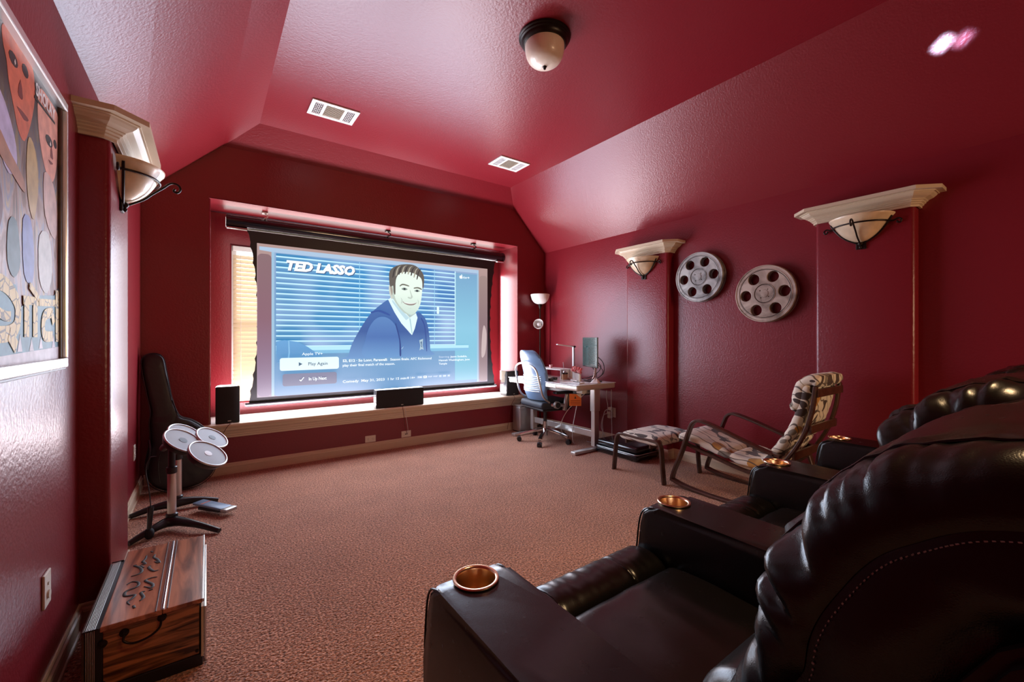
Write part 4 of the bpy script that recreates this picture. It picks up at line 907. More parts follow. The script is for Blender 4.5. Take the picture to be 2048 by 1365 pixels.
# ------------------------------------------------------------------ electronic drum set
M['pad'] = mat('grey_drum_pad', (.32, .34, .35), .5, bump=.2, bscale=400, bdist=.001); M['padc'] = mat('dark_pad_centre', (.05, .055, .06), .5)
M['pole'] = mat('brushed_pole', (.62, .55, .50), .28, metal=.9); M['blk'] = mat('satin_black', (.014, .014, .015), .3)
dr = thing('drum_set', 'black toy drum set with four round pads on twin poles, by the guitar bag', 'drum set', (-.2, 3.6, 0))
def L3(p): return (p[0]+.2, p[1]-3.6, p[2])
for x, y, z, r, c in ((-.122, 3.36, .605, .108, .4), (-.118, 3.585, .60, .106, .4), (.028, 3.50, .575, .100, .3), (.005, 3.10, .560, .108, 0)):
    p = thing('drum_pad', '', '', (0, 0, 0)); del p['label'], p['category']; p.parent = dr; p.location = L3((x, y, z))
    p.rotation_euler = (math.radians(2), math.radians(38), math.radians(-30))
    MB().lathe([(0, -.055), (.05, -.055), (r*.85, -.04), (r, -.012), (r, 0), (0, 0)], 40).build('shell', M['blk'], p, smooth=40)
    MB().tube([(r*.985*math.cos(2*PI*i/40), r*.985*math.sin(2*PI*i/40), .002) for i in range(41)], .0055, n=8).build('rim', M['silver'], p, smooth=60)
    q = MB().lathe([(0, .004), (r*.95, .002), (r*.95, 0), (0, 0)], 40).build('pad', M['pad'], p, smooth=40)
    MB().lathe([(0, .0055), (r*.22, .005), (r*.22, .002)], 24).build('centre_mark', M['padc'], p) if c else MB().lathe([(0, .0055), (r*.2, .005), (r*.2, .002)], 24).build('centre_mark', M['white'], p)
b = MB(); b.tube([L3(p) for p in ((-.23, 3.56, .53), (-.20, 3.50, .56), (-.10, 3.42, .555), (-.02, 3.2, .53))], .022, n=8, smooth=4); b.build('cross_arm', M['blk'], dr, smooth=60)
b = MB(); b.tube([L3(p) for p in ((-.17, 3.88, .53), (-.14, 3.72, .56), (-.05, 3.6, .55), (.02, 3.5, .53))], .022, n=8, smooth=4); b.build('cross_arm', M['blk'], dr, smooth=60)
for x, y in ((-.187, 3.565), (-.173, 3.945)):
    MB().cyl(L3((x, y, .06)), L3((x, y, .40)), .024, n=20).build('pole', M['pole'], dr, smooth=40)
    MB().cyl(L3((x, y, .36)), L3((x, y, .405)), .029, n=20, bev=.004).build('clamp', M['blk'], dr, smooth=40)
    MB().cyl(L3((x, y, .40)), L3((x, y, .56)), .019, n=16).build('upper_pole', M['blk'] if y < 3.7 else M['pole'], dr, smooth=40)
    MB().cyl(L3((x, y, .05)), L3((x, y, .10)), .033, n=20, bev=.006).build('foot_socket', M['blk'], dr, smooth=40)
def foot(a, m_, b_):
    q = MB(); A, Mm, B = Vector(L3(a)), Vector(L3(m_)), Vector(L3(b_)); P_ = [A, A.lerp(Mm, .5)+Vector((0, 0, .012)), Mm, Mm.lerp(B, .5)+Vector((0, 0, .012)), B]
    q.tube(P_, [.016, .022, .034, .022, .015], n=10, smooth=5)
    for v in q.bm.verts: v.co.z = max(v.co.z, .002)
    return q.build('foot', M['blk'], dr, smooth=60)
foot((-.38, 3.39, .018), (-.187, 3.545, .05), (.065, 3.285, .018)); foot((-.43, 3.90, .018), (-.173, 3.925, .05), (.07, 3.915, .018))
pd = thing('kick_pedal', 'blue-grey kick pedal plate resting on the floor between the drum feet', 'pedal', (0, 0, 0))
q = MB().box((0, 0, 0), (.27, .085, .018), .008, (0, math.radians(3), 0)); o = q.build('foot_plate', mat('pedal_blue', (.18, .24, .33), .35, metal=.3), pd, smooth=40)
MB().box((.155, 0, -.012), (.06, .09, .026), .01).build('heel', M['silver'], pd, smooth=40); MB().box((-.06, 0, .0115), (.012, .07, .002)).build('stripe', mat('orange_mark', (.6, .12, .04), .5), pd)
MB().box((0, 0, -.025), (.20, .06, .02), .006).build('base', M['blk'], pd)
pd.location = (.03, 3.715, .052); pd.rotation_euler = (0, 0, math.radians(-52))
mc = thing('microphone', 'black handheld microphone hanging head down beside the drum pole', 'microphone', (-.29, 3.44, 0))
MB().cyl((0, 0, .065), (.008, 0, .20), .012, .016, n=16).build('handle', M['blk'], mc, smooth=50)
MB().lathe([(0, .004), (.012, .006), (.022, .018), (.026, .036), (.024, .052), (.016, .066), (0, .07)], 20).build('grille_head', M['grille'], mc, smooth=50)
MB().tube([(.008, 0, .2), (.0, 0, .30), (-.02, .05, .42), (.0, .02, .5), (.04, -.05, .52)], .003, n=6, smooth=5).build('cable', M['cord_b'], mc)
# ------------------------------------------------------------------ harmonium
def plank_mat(name, c0, c1, axis='X', sc=14, rough=.28):
    m = mat(name, c0, rough, coat=.35); nt = m.node_tree; N = nt.nodes.new; L = nt.links.new
    tc = N('ShaderNodeTexCoord'); mp = N('ShaderNodeMapping'); s = [1, 1, 1]; s['XYZ'.index(axis)] = .09; mp.inputs['Scale'].default_value = s
    w = N('ShaderNodeTexNoise'); w.inputs['Scale'].default_value = sc*1.6; w.inputs['Detail'].default_value = 5; w.inputs['Distortion'].default_value = .9
    r = N('ShaderNodeValToRGB'); e = r.color_ramp.elements; e[0].position = .36; e[0].color = (*c0, 1); e[1].position = .60; e[1].color = (*c1, 1)
    x = e.new(.48); x.color = (*[(a+b_)/2*.95 for a, b_ in zip(c0, c1)], 1)
    L(tc.outputs['Object'], mp.inputs[0]); L(mp.outputs[0], w.inputs['Vector']); L(w.outputs[0], r.inputs[0]); L(r.outputs[0], nt.nodes['Principled BSDF'].inputs['Base Color']); return m
M['wood_top'] = plank_mat('rosewood_lid', (.16, .045, .02), (.60, .24, .12), 'Y'); M['wood_side'] = plank_mat('striped_wood', (.045, .014, .005), (.50, .20, .07), 'X', 30)
hm = thing('harmonium', 'small striped-wood harmonium box with scroll carving on its lid, by the left pilaster', 'harmonium', (-.17, 2.31, 0))
def H(nm, c, s, m, p=hm, bev=.003): return MB().box((c[0]+.17, c[1]-2.31, c[2]), s, bev).build(nm, m, p)
H('body', (-.157, 2.315, .142), (.268, .615, .195), M['wood_side'])
H('plinth', (-.155, 2.315, .022), (.285, .625, .044), M['black'])
lid = H('lid', (-.215, 2.32, .247), (.165, .64, .018), M['wood_top']); H('keyboard_cover', (-.072, 2.32, .247), (.118, .64, .016), M['wood_top'])
H('hinge_strip', (-.132, 2.32, .258), (.010, .64, .006), M['chrome'], bev=.002)
H('edge_trim', (-.0125, 2.32, .250), (.006, .645, .012), M['chrome'], bev=.001)
for dx in (-.151, -.118): H('lid_bead', (dx, 2.32, .2575), (.004, .64, .002), M['wood_dark'], bev=.0005)
H('side_rail', (-.014, 2.315, .13), (.008, .63, .19), M['trim'], bev=.001); H('side_rail', (-.005, 2.315, .11), (.006, .60, .21), M['chrome'], bev=.001)
bw = H('bellows', (-.302, 2.29, .126), (.022, .56, .244), M['black'])
for k in range(6): H('bellows_fold', (-.313-.0045*k, 2.29, .125), (.0022, .56-.004*k, .250-.001*k), M['silver'], bev=.0006)
H('bellows_board', (-.342, 2.285, .125), (.006, .54, .248), M['wood_dark'], bev=.001)
for s in (2.008, 2.562): H('clasp', (-.322, s, .250), (.04, .004, .004), M['iron'], bev=.001)
S_ = [[(-.21, 2.576), (-.205, 2.563)], [(-.223, 2.539), (-.224, 2.501), (-.23, 2.481), (-.219, 2.449), (-.232, 2.451)], [(-.248, 2.46), (-.256, 2.457), (-.235, 2.424), (-.225, 2.383), (-.232, 2.36), (-.256, 2.355)], [(-.222, 2.415), (-.235, 2.442)],
      [(-.261, 2.285), (-.247, 2.301), (-.226, 2.281), (-.226, 2.245), (-.256, 2.228), (-.255, 2.189), (-.227, 2.178), (-.231, 2.153), (-.242, 2.135), (-.232, 2.106)], [(-.221, 2.093), (-.216, 2.072)],
      [(-.192, 2.529), (-.195, 2.5), (-.181, 2.47), (-.17, 2.425), (-.188, 2.45)], [(-.197, 2.414), (-.204, 2.402), (-.184, 2.353), (-.168, 2.353)], [(-.167, 2.286), (-.183, 2.292), (-.204, 2.28), (-.178, 2.231), (-.179, 2.201), (-.203, 2.229)], [(-.196, 2.184), (-.208, 2.183), (-.197, 2.138), (-.205, 2.117)], [(-.173, 2.187), (-.185, 2.186)]]
for q in S_:
    m_ = len(q); rr = [.0015+.0042*math.sin(PI*(i+.5)/m_) for i in range(m_)]
    b = MB(); b.tube([(x+.17-.0, y-2.31, .2572) for x, y in q], rr, n=6, smooth=5)
    for v in b.bm.verts: v.co.z = .2572+(v.co.z-.2572)*.3
    b.build('carving', M['slot'], lid, smooth=60)
def HP(x, z, o=0): return (x+.17, 2.006-2.31-o, z)
MB().tube([HP(-.235, .205, .004), HP(-.236, .19, .014), HP(-.21, .176, .02), HP(-.17, .18, .02), HP(-.14, .198, .014), HP(-.135, .222, .004)], .004, n=8, smooth=5).build('handle', M['iron'], hm, smooth=60)
for x, z in ((-.236, .212), (-.133, .226), (-.292, .195)):
    MB().lathe([(0, 0), (.014, 0), (.013, .004), (.006, .007), (0, .009)], 14, T3(*HP(x, z)) @ RX(PI/2)).build('rosette', M['iron'], hm, smooth=40)
for x, z in ((-.29, .06), (-.03, .06)): MB().lathe([(0, 0), (.006, 0), (.005, .004), (0, .006)], 12, T3(*HP(x, z)) @ RX(PI/2)).build('stud', M['iron'], hm, smooth=40)
# ------------------------------------------------------------------ desk corner
M['desk_top'] = mat('white_glass_top', (.72, .74, .74), .12, coat=.4); M['desk_side'] = mat('champagne_apron', (.62, .55, .48), .3, metal=.45)
DX0_, DX1_, DY0_, DY1_ = 3.15, 3.76, 3.20, 4.45; DZT = .748
dk = thing('standing_desk', 'white height-adjustable desk with silver T-legs against the right wall', 'desk', (3.45, 3.83, 0))
def DK(nm, c, s, m, p=dk, bev=.003): return MB().box((c[0]-3.45, c[1]-3.83, c[2]), s, bev).build(nm, m, p)
MB().box((.005, -.005, DZT-.004), (DX1_-DX0_, DY1_-DY0_, .008), .003).build('glass_top', M['desk_top'], dk)
MB().box((.005, -.005, DZT-.036), (DX1_-DX0_-.012, DY1_-DY0_-.012, .055), .012, seg=3).build('apron', M['desk_side'], dk, smooth=40)
dw = DK('drawer', (3.158, 3.85, DZT-.036), (.008, .62, .044), M['desk_side'])
for y in (3.275, 4.36):
    DK('leg', (3.50, y, .37), (.075, .055, .64), M['alu'], bev=.006); DK('leg_sleeve', (3.50, y, .56), (.09, .068, .25), M['alu'], bev=.006)
    DK('foot', (3.46, y, .018), (.60, .07, .034), M['alu'], bev=.008)
    for x in (3.2, 3.72): DK('glide', (x, y, .004), (.04, .05, .008), M['black'])
DK('crossbar', (3.50, 3.82, .175), (.02, 1.03, .07), M['alu']); DK('frame_rail', (3.50, 3.82, .672), (.05, 1.0, .04), M['black'])
DK('control_box', (3.46, 3.42, .655), (.12, .10, .07), M['plate'], bev=.008); DK('cable_tray', (3.62, 3.85, .62), (.14, .7, .08), M['black'], bev=.006)
# monitor
mo = thing('monitor', 'slim monitor on the desk seen almost edge-on, cables behind it', 'monitor', (3.60, 3.445, DZT), math.atan2(.38, .16))
MB().box((0, 0, .335), (.415, .016, .345), .004).build('bezel', M['black'], mo)
M['scr_reflect'] = mat('teal_reflection_screen', (.05, .085, .085), .08, coat=1, emit=lin(60, 95, 95), es=.25)  # faint teal emission painted in for the reflection on the display
MB().box((0, .0085, .34), (.398, .002, .32)).build('display', M['scr_reflect'], mo)
MB().box((0, -.025, .33), (.16, .035, .18), .008).build('rear_cover', M['black'], mo)
b = MB(); b.tube([(0, -.05, .34), (0, -.07, .22), (0, -.06, .08), (0, -.03, .01)], .014, n=10, smooth=4); b.build('stand', M['chrome'], mo, smooth=60)
MB().box((0, -.03, .006), (.2, .15, .011), .005).build('stand_base', M['black'], mo)
for k, pts in enumerate(([(.05, -.05, .28), (.12, -.08, .16), (.05, -.10, .08), (-.03, -.06, .02)], [(-.05, -.05, .30), (-.13, -.10, .22), (-.10, -.12, .10), (.02, -.09, .03), (.10, -.05, .01)], [(.02, -.05, .27), (.08, -.12, .2), (-.06, -.13, .12), (-.1, -.06, .05), (.03, .02, .015)], [(.0, -.05, .25), (-.09, -.09, .18), (.05, -.12, .10), (.12, -.06, .04), (.16, .04, .01)])):
    MB().tube(pts, .004, n=6, smooth=6).build('cable', M['cord_b'], mo, smooth=70)
# LED desk lamp
ll = thing('desk_lamp', 'thin white LED desk lamp with a straight horizontal arm, between the flowers and the wall', 'desk lamp', (3.62, 3.74, DZT))
MB().lathe([(0, 0), (.07, 0), (.07, .012), (.06, .018), (0, .018)], 28).build('base', M['white'], ll, smooth=40)
MB().box((0, 0, .21), (.022, .03, .39), .006).build('stem', M['white'], ll); MB().cyl((0, -.022, .395), (0, .022, .395), .012, n=14).build('hinge', M['iron'], ll)
MB().box((-.12, 0, .408), (.30, .034, .012), .005, (0, math.radians(6), 0)).build('lamp_head', M['white'], ll)
# riser shelf and what stands on and near it
rs = thing('riser_shelf', 'low white riser shelf at the back of the desk', 'shelf', (3.58, 4.06, DZT))
MB().box((0, 0, .112), (.22, .50, .012), .004).build('shelf_board', M['white'], rs)
for y in (-.24, .24): MB().box((0, y, .053), (.2, .012, .106), .003).build('side_panel', M['white'], rs)
M['pinkc'] = mat('pink_ceramic', (.75, .38, .38), .3); M['tan'] = mat('tan_cup', (.42, .2, .10), .5); M['rose'] = mat('rose_petal', (.62, .12, .12), .6, var=.3, vscale=60); M['rosep'] = mat('pale_rose_petal', (.80, .36, .34), .6)
def cup(name, loc, r, h, m, label, cat='cup', r2=None):
    o = MB().lathe([(0, 0), (r2 or r, 0), (r, h), (r-.004, h), ((r2 or r)-.004, .006), (0, .006)], 20).build(name, m, None, smooth=40); o.location = loc; return tag(o, label, cat)
cup('cup', (3.56, 4.09, DZT+.1185), .022, .04, M['pinkc'], 'small pink cup on the white riser shelf', r2=.016)
pc = thing('pencil_cup', 'tan cup with dark rim holding a pen, beside the riser shelf', 'pen cup', (3.50, 3.765, DZT))
MB().lathe([(0, 0), (.034, 0), (.036, .075), (.032, .075), (.03, .006), (0, .006)], 22).build('cup_body', M['tan'], pc, smooth=40)
MB().lathe([(.0365, .066), (.0375, .066), (.0375, .08), (.0365, .08)], 22).build('rim', M['iron'], pc, smooth=40)
MB().cyl((0, 0, .02), (-.02, .01, .21), .003, n=8).build('pen', M['silver'], pc); MB().lathe([(0, .07), (.02, .075), (.024, .09), (.012, .105), (0, .108)], 14).build('eraser', M['silver'], pc, smooth=60)
vs = thing('flower_rack', 'row of white tubes holding pink and red rosebuds on the desk', 'flowers', (3.50, 3.575, DZT), math.radians(-22))
MB().box((0, 0, .006), (.06, .19, .012), .003).build('tray', M['white'], vs)
random.seed(5)
for k in range(7):
    y = -.08+k*.0265; MB().cyl((0, y, .012), (0, y, .09), .0085, n=12).build('tube', M['white'], vs, smooth=40)
    b = MB()
    for j in range(3):
        cx, cy, cz = random.uniform(-.018, .018), y+random.uniform(-.012, .012), .125+random.uniform(-.015, .03)
        b.tube([(0, y, .10), (cx*.6, y+(cy-y)*.6, .115), (cx, cy, cz)], .0015, n=5)
    b = b.build('stem', mat('stem_green', (.06, .14, .04), .6) if k == 0 else bpy.data.materials['stem_green'], vs); b['kind'] = 'stuff'
    for j in range(2):
        m = M['rose'] if (k+j) % 2 else M['rosep']; T = T3(random.uniform(-.015, .015), y+random.uniform(-.01, .01), .112+.026*j+random.uniform(0, .008))
        MB().lathe([(0, -.016), (.012, -.010), (.019, .003), (.016, .016), (.018, .022), (.012, .017), (.005, .023), (0, .016)], 10, T).build('rosebud', m, vs, smooth=50)
b = MB().cyl((.0, -.115, 0), (.0, -.115, .085), .012, n=14).build('tube', M['plate'], vs, smooth=40)
for j in range(3): MB().lathe([(0, -.012), (.011, -.008), (.016, .002), (.013, .012), (.015, .017), (.01, .013), (0, .014)], 10, T3(random.uniform(-.012, .012), -.115+random.uniform(-.012, .012), .10+.02*j)).build('rosebud', M['rose'], vs, smooth=50)
hp = thing('headphones', 'black and white over-ear headphones lying on the desk behind the chair', 'headphones', (3.33, 3.80, DZT), math.radians(30))
MB().tube([(-.075, 0, .02), (-.07, .05, .03), (0, .10, .035), (.07, .05, .03), (.075, 0, .02)], .007, n=8, smooth=6).build('headband', M['white'], hp, smooth=60)
for s in (-1, 1): MB().lathe([(0, 0), (.036, 0), (.04, .012), (.036, .026), (0, .03)], 20, T3(s*.075, 0, .001)).build('ear_cup', M['black'], hp, smooth=50)
o = MB().box((3.24, 4.08, DZT+.012), (.14, .38, .022), .006).build('keyboard', M['white']); tag(o, 'white keyboard at the back of the desk behind the office chair', 'keyboard')
o = MB().box((3.35, 3.42, DZT+.0022), (.21, .297, .002)).build('paper_sheet', M['white']); tag(o, 'sheet of paper near the front corner of the desk', 'paper')
pm = thing('notepad', 'small notepad with a pen across it, on the near corner of the desk', 'notepad', (3.30, 3.36, DZT+.0035), .2)
MB().box((0, 0, .006), (.10, .14, .010), .002).build('pages', M['white'], pm); MB().cyl((-.03, -.06, .015), (.02, .06, .015), .004, n=8).build('pen', M['black'], pm)
def f(u, v): a = 2*PI*u; r = .055*(1-v)+.004; return Vector((r*math.cos(a)*(1+.2*math.sin(3*a)), r*math.sin(a), .05*v*(1-.2*math.sin(2*a))+.002))
o = MB(); o.grid(f, 24, 8, cu=True); o = o.build('crumpled_cloth', M['white'], None, smooth=60); o.location = (3.50, 3.265, DZT); tag(o, 'little heap of white cloth on the desk near the monitor stand', 'cloth')
# orange tag hanging below the desk
tg = thing('warning_tag', 'orange warning card hanging below the near end of the desk', 'sign', (3.318, 3.40, .56), -math.radians(36))
MB().box((0, 0, 0), (.132, .003, .132), .001).build('card', mat('orange_card', (.80, .20, .03), .5), tg)
MB().prism([(.01, .065), (.065, .065), (.065, .02)], Matrix(((1, 0, 0, 0), (0, 0, -1, -.0016), (0, 1, 0, 0), (0, 0, 0, 1))), .0006).build('white_corner', M['plate'], tg)
MB().prism([(-.012, .015), (.012, .015), (0, .045)], Matrix(((1, 0, 0, 0), (0, 0, -1, -.0018), (0, 1, 0, 0), (0, 0, 0, 1))), .0008).build('warning_symbol', M['slot'], tg)
for k in range(3): MB().box((0, -.0018, -.008-.018*k), (.11, .001, .006)).build('printed_line', mat('dark_orange_ink', (.28, .05, .01), .6) if k == 0 else bpy.data.materials['dark_orange_ink'], tg)
MB().tube([(0, 0, .066), (.01, 0, .09), (0, 0, .125)], .0015, n=5).build('string', M['cord_b'], tg)
# bin
bn = thing('step_bin', 'small silver pedal bin in the corner behind the desk chair', 'bin', (3.44, 4.545, 0))
MB().box((0, 0, .172), (.19, .17, .33), .018, seg=4).build('bin_body', M['silver'], bn, smooth=40); MB().box((0, 0, .344), (.194, .174, .02), .008).build('lid', M['silver'], bn, smooth=40)
MB().box((0, 0, .006), (.18, .16, .012), .004).build('foot_ring', M['black'], bn); MB().box((-.05, -.095, .012), (.08, .06, .012), .005).build('pedal', M['black'], bn)
# floor lamp
fl = thing('floor_lamp', 'slim dark torchiere lamp with white bowl and side reading lamp in the far corner', 'floor lamp', (3.775, 4.565, 0))
MB().lathe([(0, 0), (.10, 0), (.10, .012), (.07, .025), (.02, .03), (0, .03)], 28).build('base', M['iron'], fl, smooth=40)
MB().cyl((0, 0, .02), (0, 0, 1.70), .010, n=12).build('pole', M['iron'], fl, smooth=40)
MB().lathe([(.012, 1.66), (.028, 1.70), (.03, 1.72), (.012, 1.735)], 16).build('collar', M['iron'], fl, smooth=50)
M['shade'] = mat('white_shade', (.74, .72, .69), .35)
MB().lathe(smoothcurve([(.02, 1.72), (.07, 1.735), (.11, 1.775), (.13, 1.835), (.133, 1.855), (.129, 1.855), (.124, 1.83), (.10, 1.78), (.06, 1.745), (.02, 1.735)], 3), 36).build('bowl_shade', M['shade'], fl, smooth=60)
T = T3(-.06, -.05, 1.43) @ RZ(math.radians(35)) @ RY(math.radians(-70))
MB().lathe([(.018, -.05), (.04, -.04), (.062, .0), (.07, .045), (.066, .045), (.058, .0), (.035, -.03), (0, -.035)], 24, T).build('reading_shade', M['shade'], fl, smooth=60)
MB().lathe([(0, -.03), (.02, -.02), (.028, .01), (.02, .03), (0, .036)], 16, T).build('bulb', M['white'], fl, smooth=60)
MB().tube([(0, 0, 1.44), (-.01, -.01, 1.445), (-.03, -.022, 1.44)], .008, n=8).build('joint', M['iron'], fl)
MB().cyl((0, 0, .93), (0, 0, .98), .014, n=12).build('switch', M['iron'], fl)
# outlet with chargers, cords
outlet((XR, 3.39, .36), -PI/2, 'ivory outlet crowded with white chargers on the right wall below the desk')
for z, y, lb in ((.405, 3.40, 'topmost'), (.352, 3.415, 'middle'), (.312, 3.41, 'lowest')):
    c = thing('charger', '%s of the white chargers plugged in under the desk' % lb, 'charger', (XR-.040, y, z), 0, 'white chargers in the outlet under the desk')
    MB().box((0, 0, 0), (.045, .05, .036), .006).build('charger_body', M['plate'], c); MB().box((.026, 0, 0), (.012, .012, .004)).build('prong', M['silver'], c)
cord('power_cord', [(3.87, 3.40, .40), (3.82, 3.42, .38), (3.78, 3.42, .25), (3.76, 3.40, .10), (3.74, 3.50, .012), (3.70, 3.6, .006)], .004, M['cord_w'], 'white cord curving from the topmost charger to the carpet')
cord('power_cord', [(3.87, 3.415, .35), (3.81, 3.43, .33), (3.75, 3.41, .2), (3.77, 3.35, .08), (3.72, 3.30, .012)], .004, M['cord_w'], 'white cord looping from the middle charger to the floor')
cord('power_cord', [(3.66, 3.25, .66), (3.665, 3.26, .58), (3.68, 3.25, .48), (3.69, 3.27, .40)], .003, M['cord_w'], 'short white cord dangling below the desk edge beside the leg')
cord('power_cord', [(3.74, 3.25, .66), (3.75, 3.26, .5), (3.745, 3.25, .3), (3.77, 3.27, .12), (3.78, 3.3, .012)], .0035, M['cord_w'], 'long white cord hanging from the near end of the desk to the floor')
cord('power_cord', [(3.40, 3.42, .62), (3.37, 3.44, .45), (3.36, 3.48, .25), (3.42, 3.55, .08), (3.5, 3.6, .008)], .004, M['cord_w'], 'white cord hanging below the orange card')
cord('power_cord', [(3.47, 3.40, .62), (3.38, 3.60, .40), (3.42, 3.75, .18), (3.52, 3.74, .01)], .004, M['cord_w'], 'white cord slanting down under the desk behind the chair')
cord('power_cord', [(3.60, 3.24, .012), (3.70, 3.3, .012), (3.80, 3.24, .012), (3.84, 3.3, .05)], .004, M['cord_b'], 'black cord lying on the carpet by the near desk foot')
# ------------------------------------------------------------------ office chair
M['shell'] = mat('blue_grey_shell', (.14, .25, .40), .32, spec=.6); M['navy'] = mat('navy_fabric', (.012, .018, .03), .6, bump=.3, bscale=300, bdist=.001)
oc = thing('office_chair', 'blue-grey ergonomic office chair with a five-star base, pushed up to the desk', 'office chair', (3.33, 3.93, 0), math.radians(-6))
bp_ = [(-.20, .52), (-.235, .62), (-.225, .72), (-.235, .82), (-.275, .95), (-.32, 1.06), (-.335, 1.105)]
bp_ = smoothcurve(bp_, 5)
def fb(u, v, o=0):
    p = polyat(bp_, v); w = .205+.045*math.sin(PI*min(v*1.1, 1)); 
    if v > .8: w *= math.sqrt(max(0, 1-((v-.8)/.2)**2))*.62+.38
    y = (u*2-1)*w; rib = .004*math.sin(v*95) if .22 < v < .5 and abs(u-.5) < .38 else 0
    return Vector((p.x+.08*(u*2-1)**2-rib-o, y, p.y))
b = MB(); A_ = b.grid(lambda u, v: fb(u, v), 21, 60); B_ = b.grid(lambda u, v: fb(u, v, -.022), 21, 60)
for i in range(20): b.bm.faces.new((A_[i][0], A_[i+1][0], B_[i+1][0], B_[i][0])); b.bm.faces.new((A_[i][-1], A_[i+1][-1], B_[i+1][-1], B_[i][-1]))
for j in range(59): b.bm.faces.new((A_[0][j], A_[0][j+1], B_[0][j+1], B_[0][j])); b.bm.faces.new((A_[-1][j], A_[-1][j+1], B_[-1][j+1], B_[-1][j]))
b.build('backrest', M['shell'], oc, smooth=60)
b = MB(); b.grid(lambda u, v: fb(.05+.9*u, .06+.88*v, -.05+.02*abs(2*u-1)), 13, 30); b.build('back_cushion', M['navy'], oc, smooth=70)
for k in range(9):
    z = .60+.022*k; MB().tube([fb(u/8, .18+.036*k, .004) for u in range(1, 8)], .0055, n=6).build('lumbar_slat', M['silver'], oc, smooth=60)
MB().tube([(-.10, -.235, .50), (-.20, -.25, .58), (-.25, -.25, .75), (-.285, -.21, .90), (-.315, 0, .955), (-.285, .21, .90), (-.25, .25, .75), (-.20, .25, .58), (-.10, .235, .50)], .011, n=8, smooth=6).build('back_frame', M['silver'], oc, smooth=60)
b = MB(); b.box((0, 0, 0), (.50, .49, .085), .035, seg=5)
for v in b.bm.verts: v.co += Vector((.04, 0, .46+.012*math.cos(v.co.x*5)))
b.build('seat', M['navy'], oc, smooth=50); MB().box((.04, 0, .405), (.42, .40, .03), .01).build('seat_pan', M['black'], oc)
for s in (-1, 1):
    MB().tube([(-.08, s*.22, .47), (-.02, s*.28, .475), (.06, s*.285, .47)], .02, n=10, smooth=4).build('arm_bracket', M['silver'], oc, smooth=60)
    MB().cyl((-.03, s*.265, .475), (-.03, s*.305, .475), .042, n=24, bev=.004).build('pivot_ring', M['silver'], oc, smooth=40); MB().cyl((-.03, s*.304, .475), (-.03, s*.312, .475), .032, n=24).build('pivot_knob', M['black'], oc, smooth=40)
    b = MB(); b.box((.10, s*.285, .50), (.055, .036, .20), .015, (0, math.radians(14), 0), seg=4); b.build('arm_post', M['silver'], oc, smooth=50)
    b = MB(); b.box((.06, s*.28, .615), (.24, .085, .028), .012, seg=4); b.build('arm_pad', M['black'], oc, smooth=50)
MB().cyl((0, 0, .12), (0, 0, .40), .022, n=16).build('gas_lift', M['black'], oc, smooth=40); MB().cyl((0, 0, .07), (0, 0, .24), .034, .026, n=20).build('hub', M['chrome'], oc, smooth=40)
for k in range(5):
    a = math.radians(152+72*k); c, s = math.cos(a), math.sin(a)
    b = MB(); b.tube([(c*.02, s*.02, .145), (c*.16, s*.16, .12), (c*.31, s*.31, .082)], .02, flat=(.045, .03)); b.build('star_leg', M['chrome'], oc, smooth=30)
    q = MB()
    for d in (-.014, .014):
        q.cyl((c*.315-s*(d-.010), s*.315+c*(d-.010), .028), (c*.315-s*(d+.010), s*.315+c*(d+.010), .028), .028, n=16)
    q.box((c*.315, s*.315, .045), (.03, .03, .03), .006); q.build('caster', M['black'], oc, smooth=40)
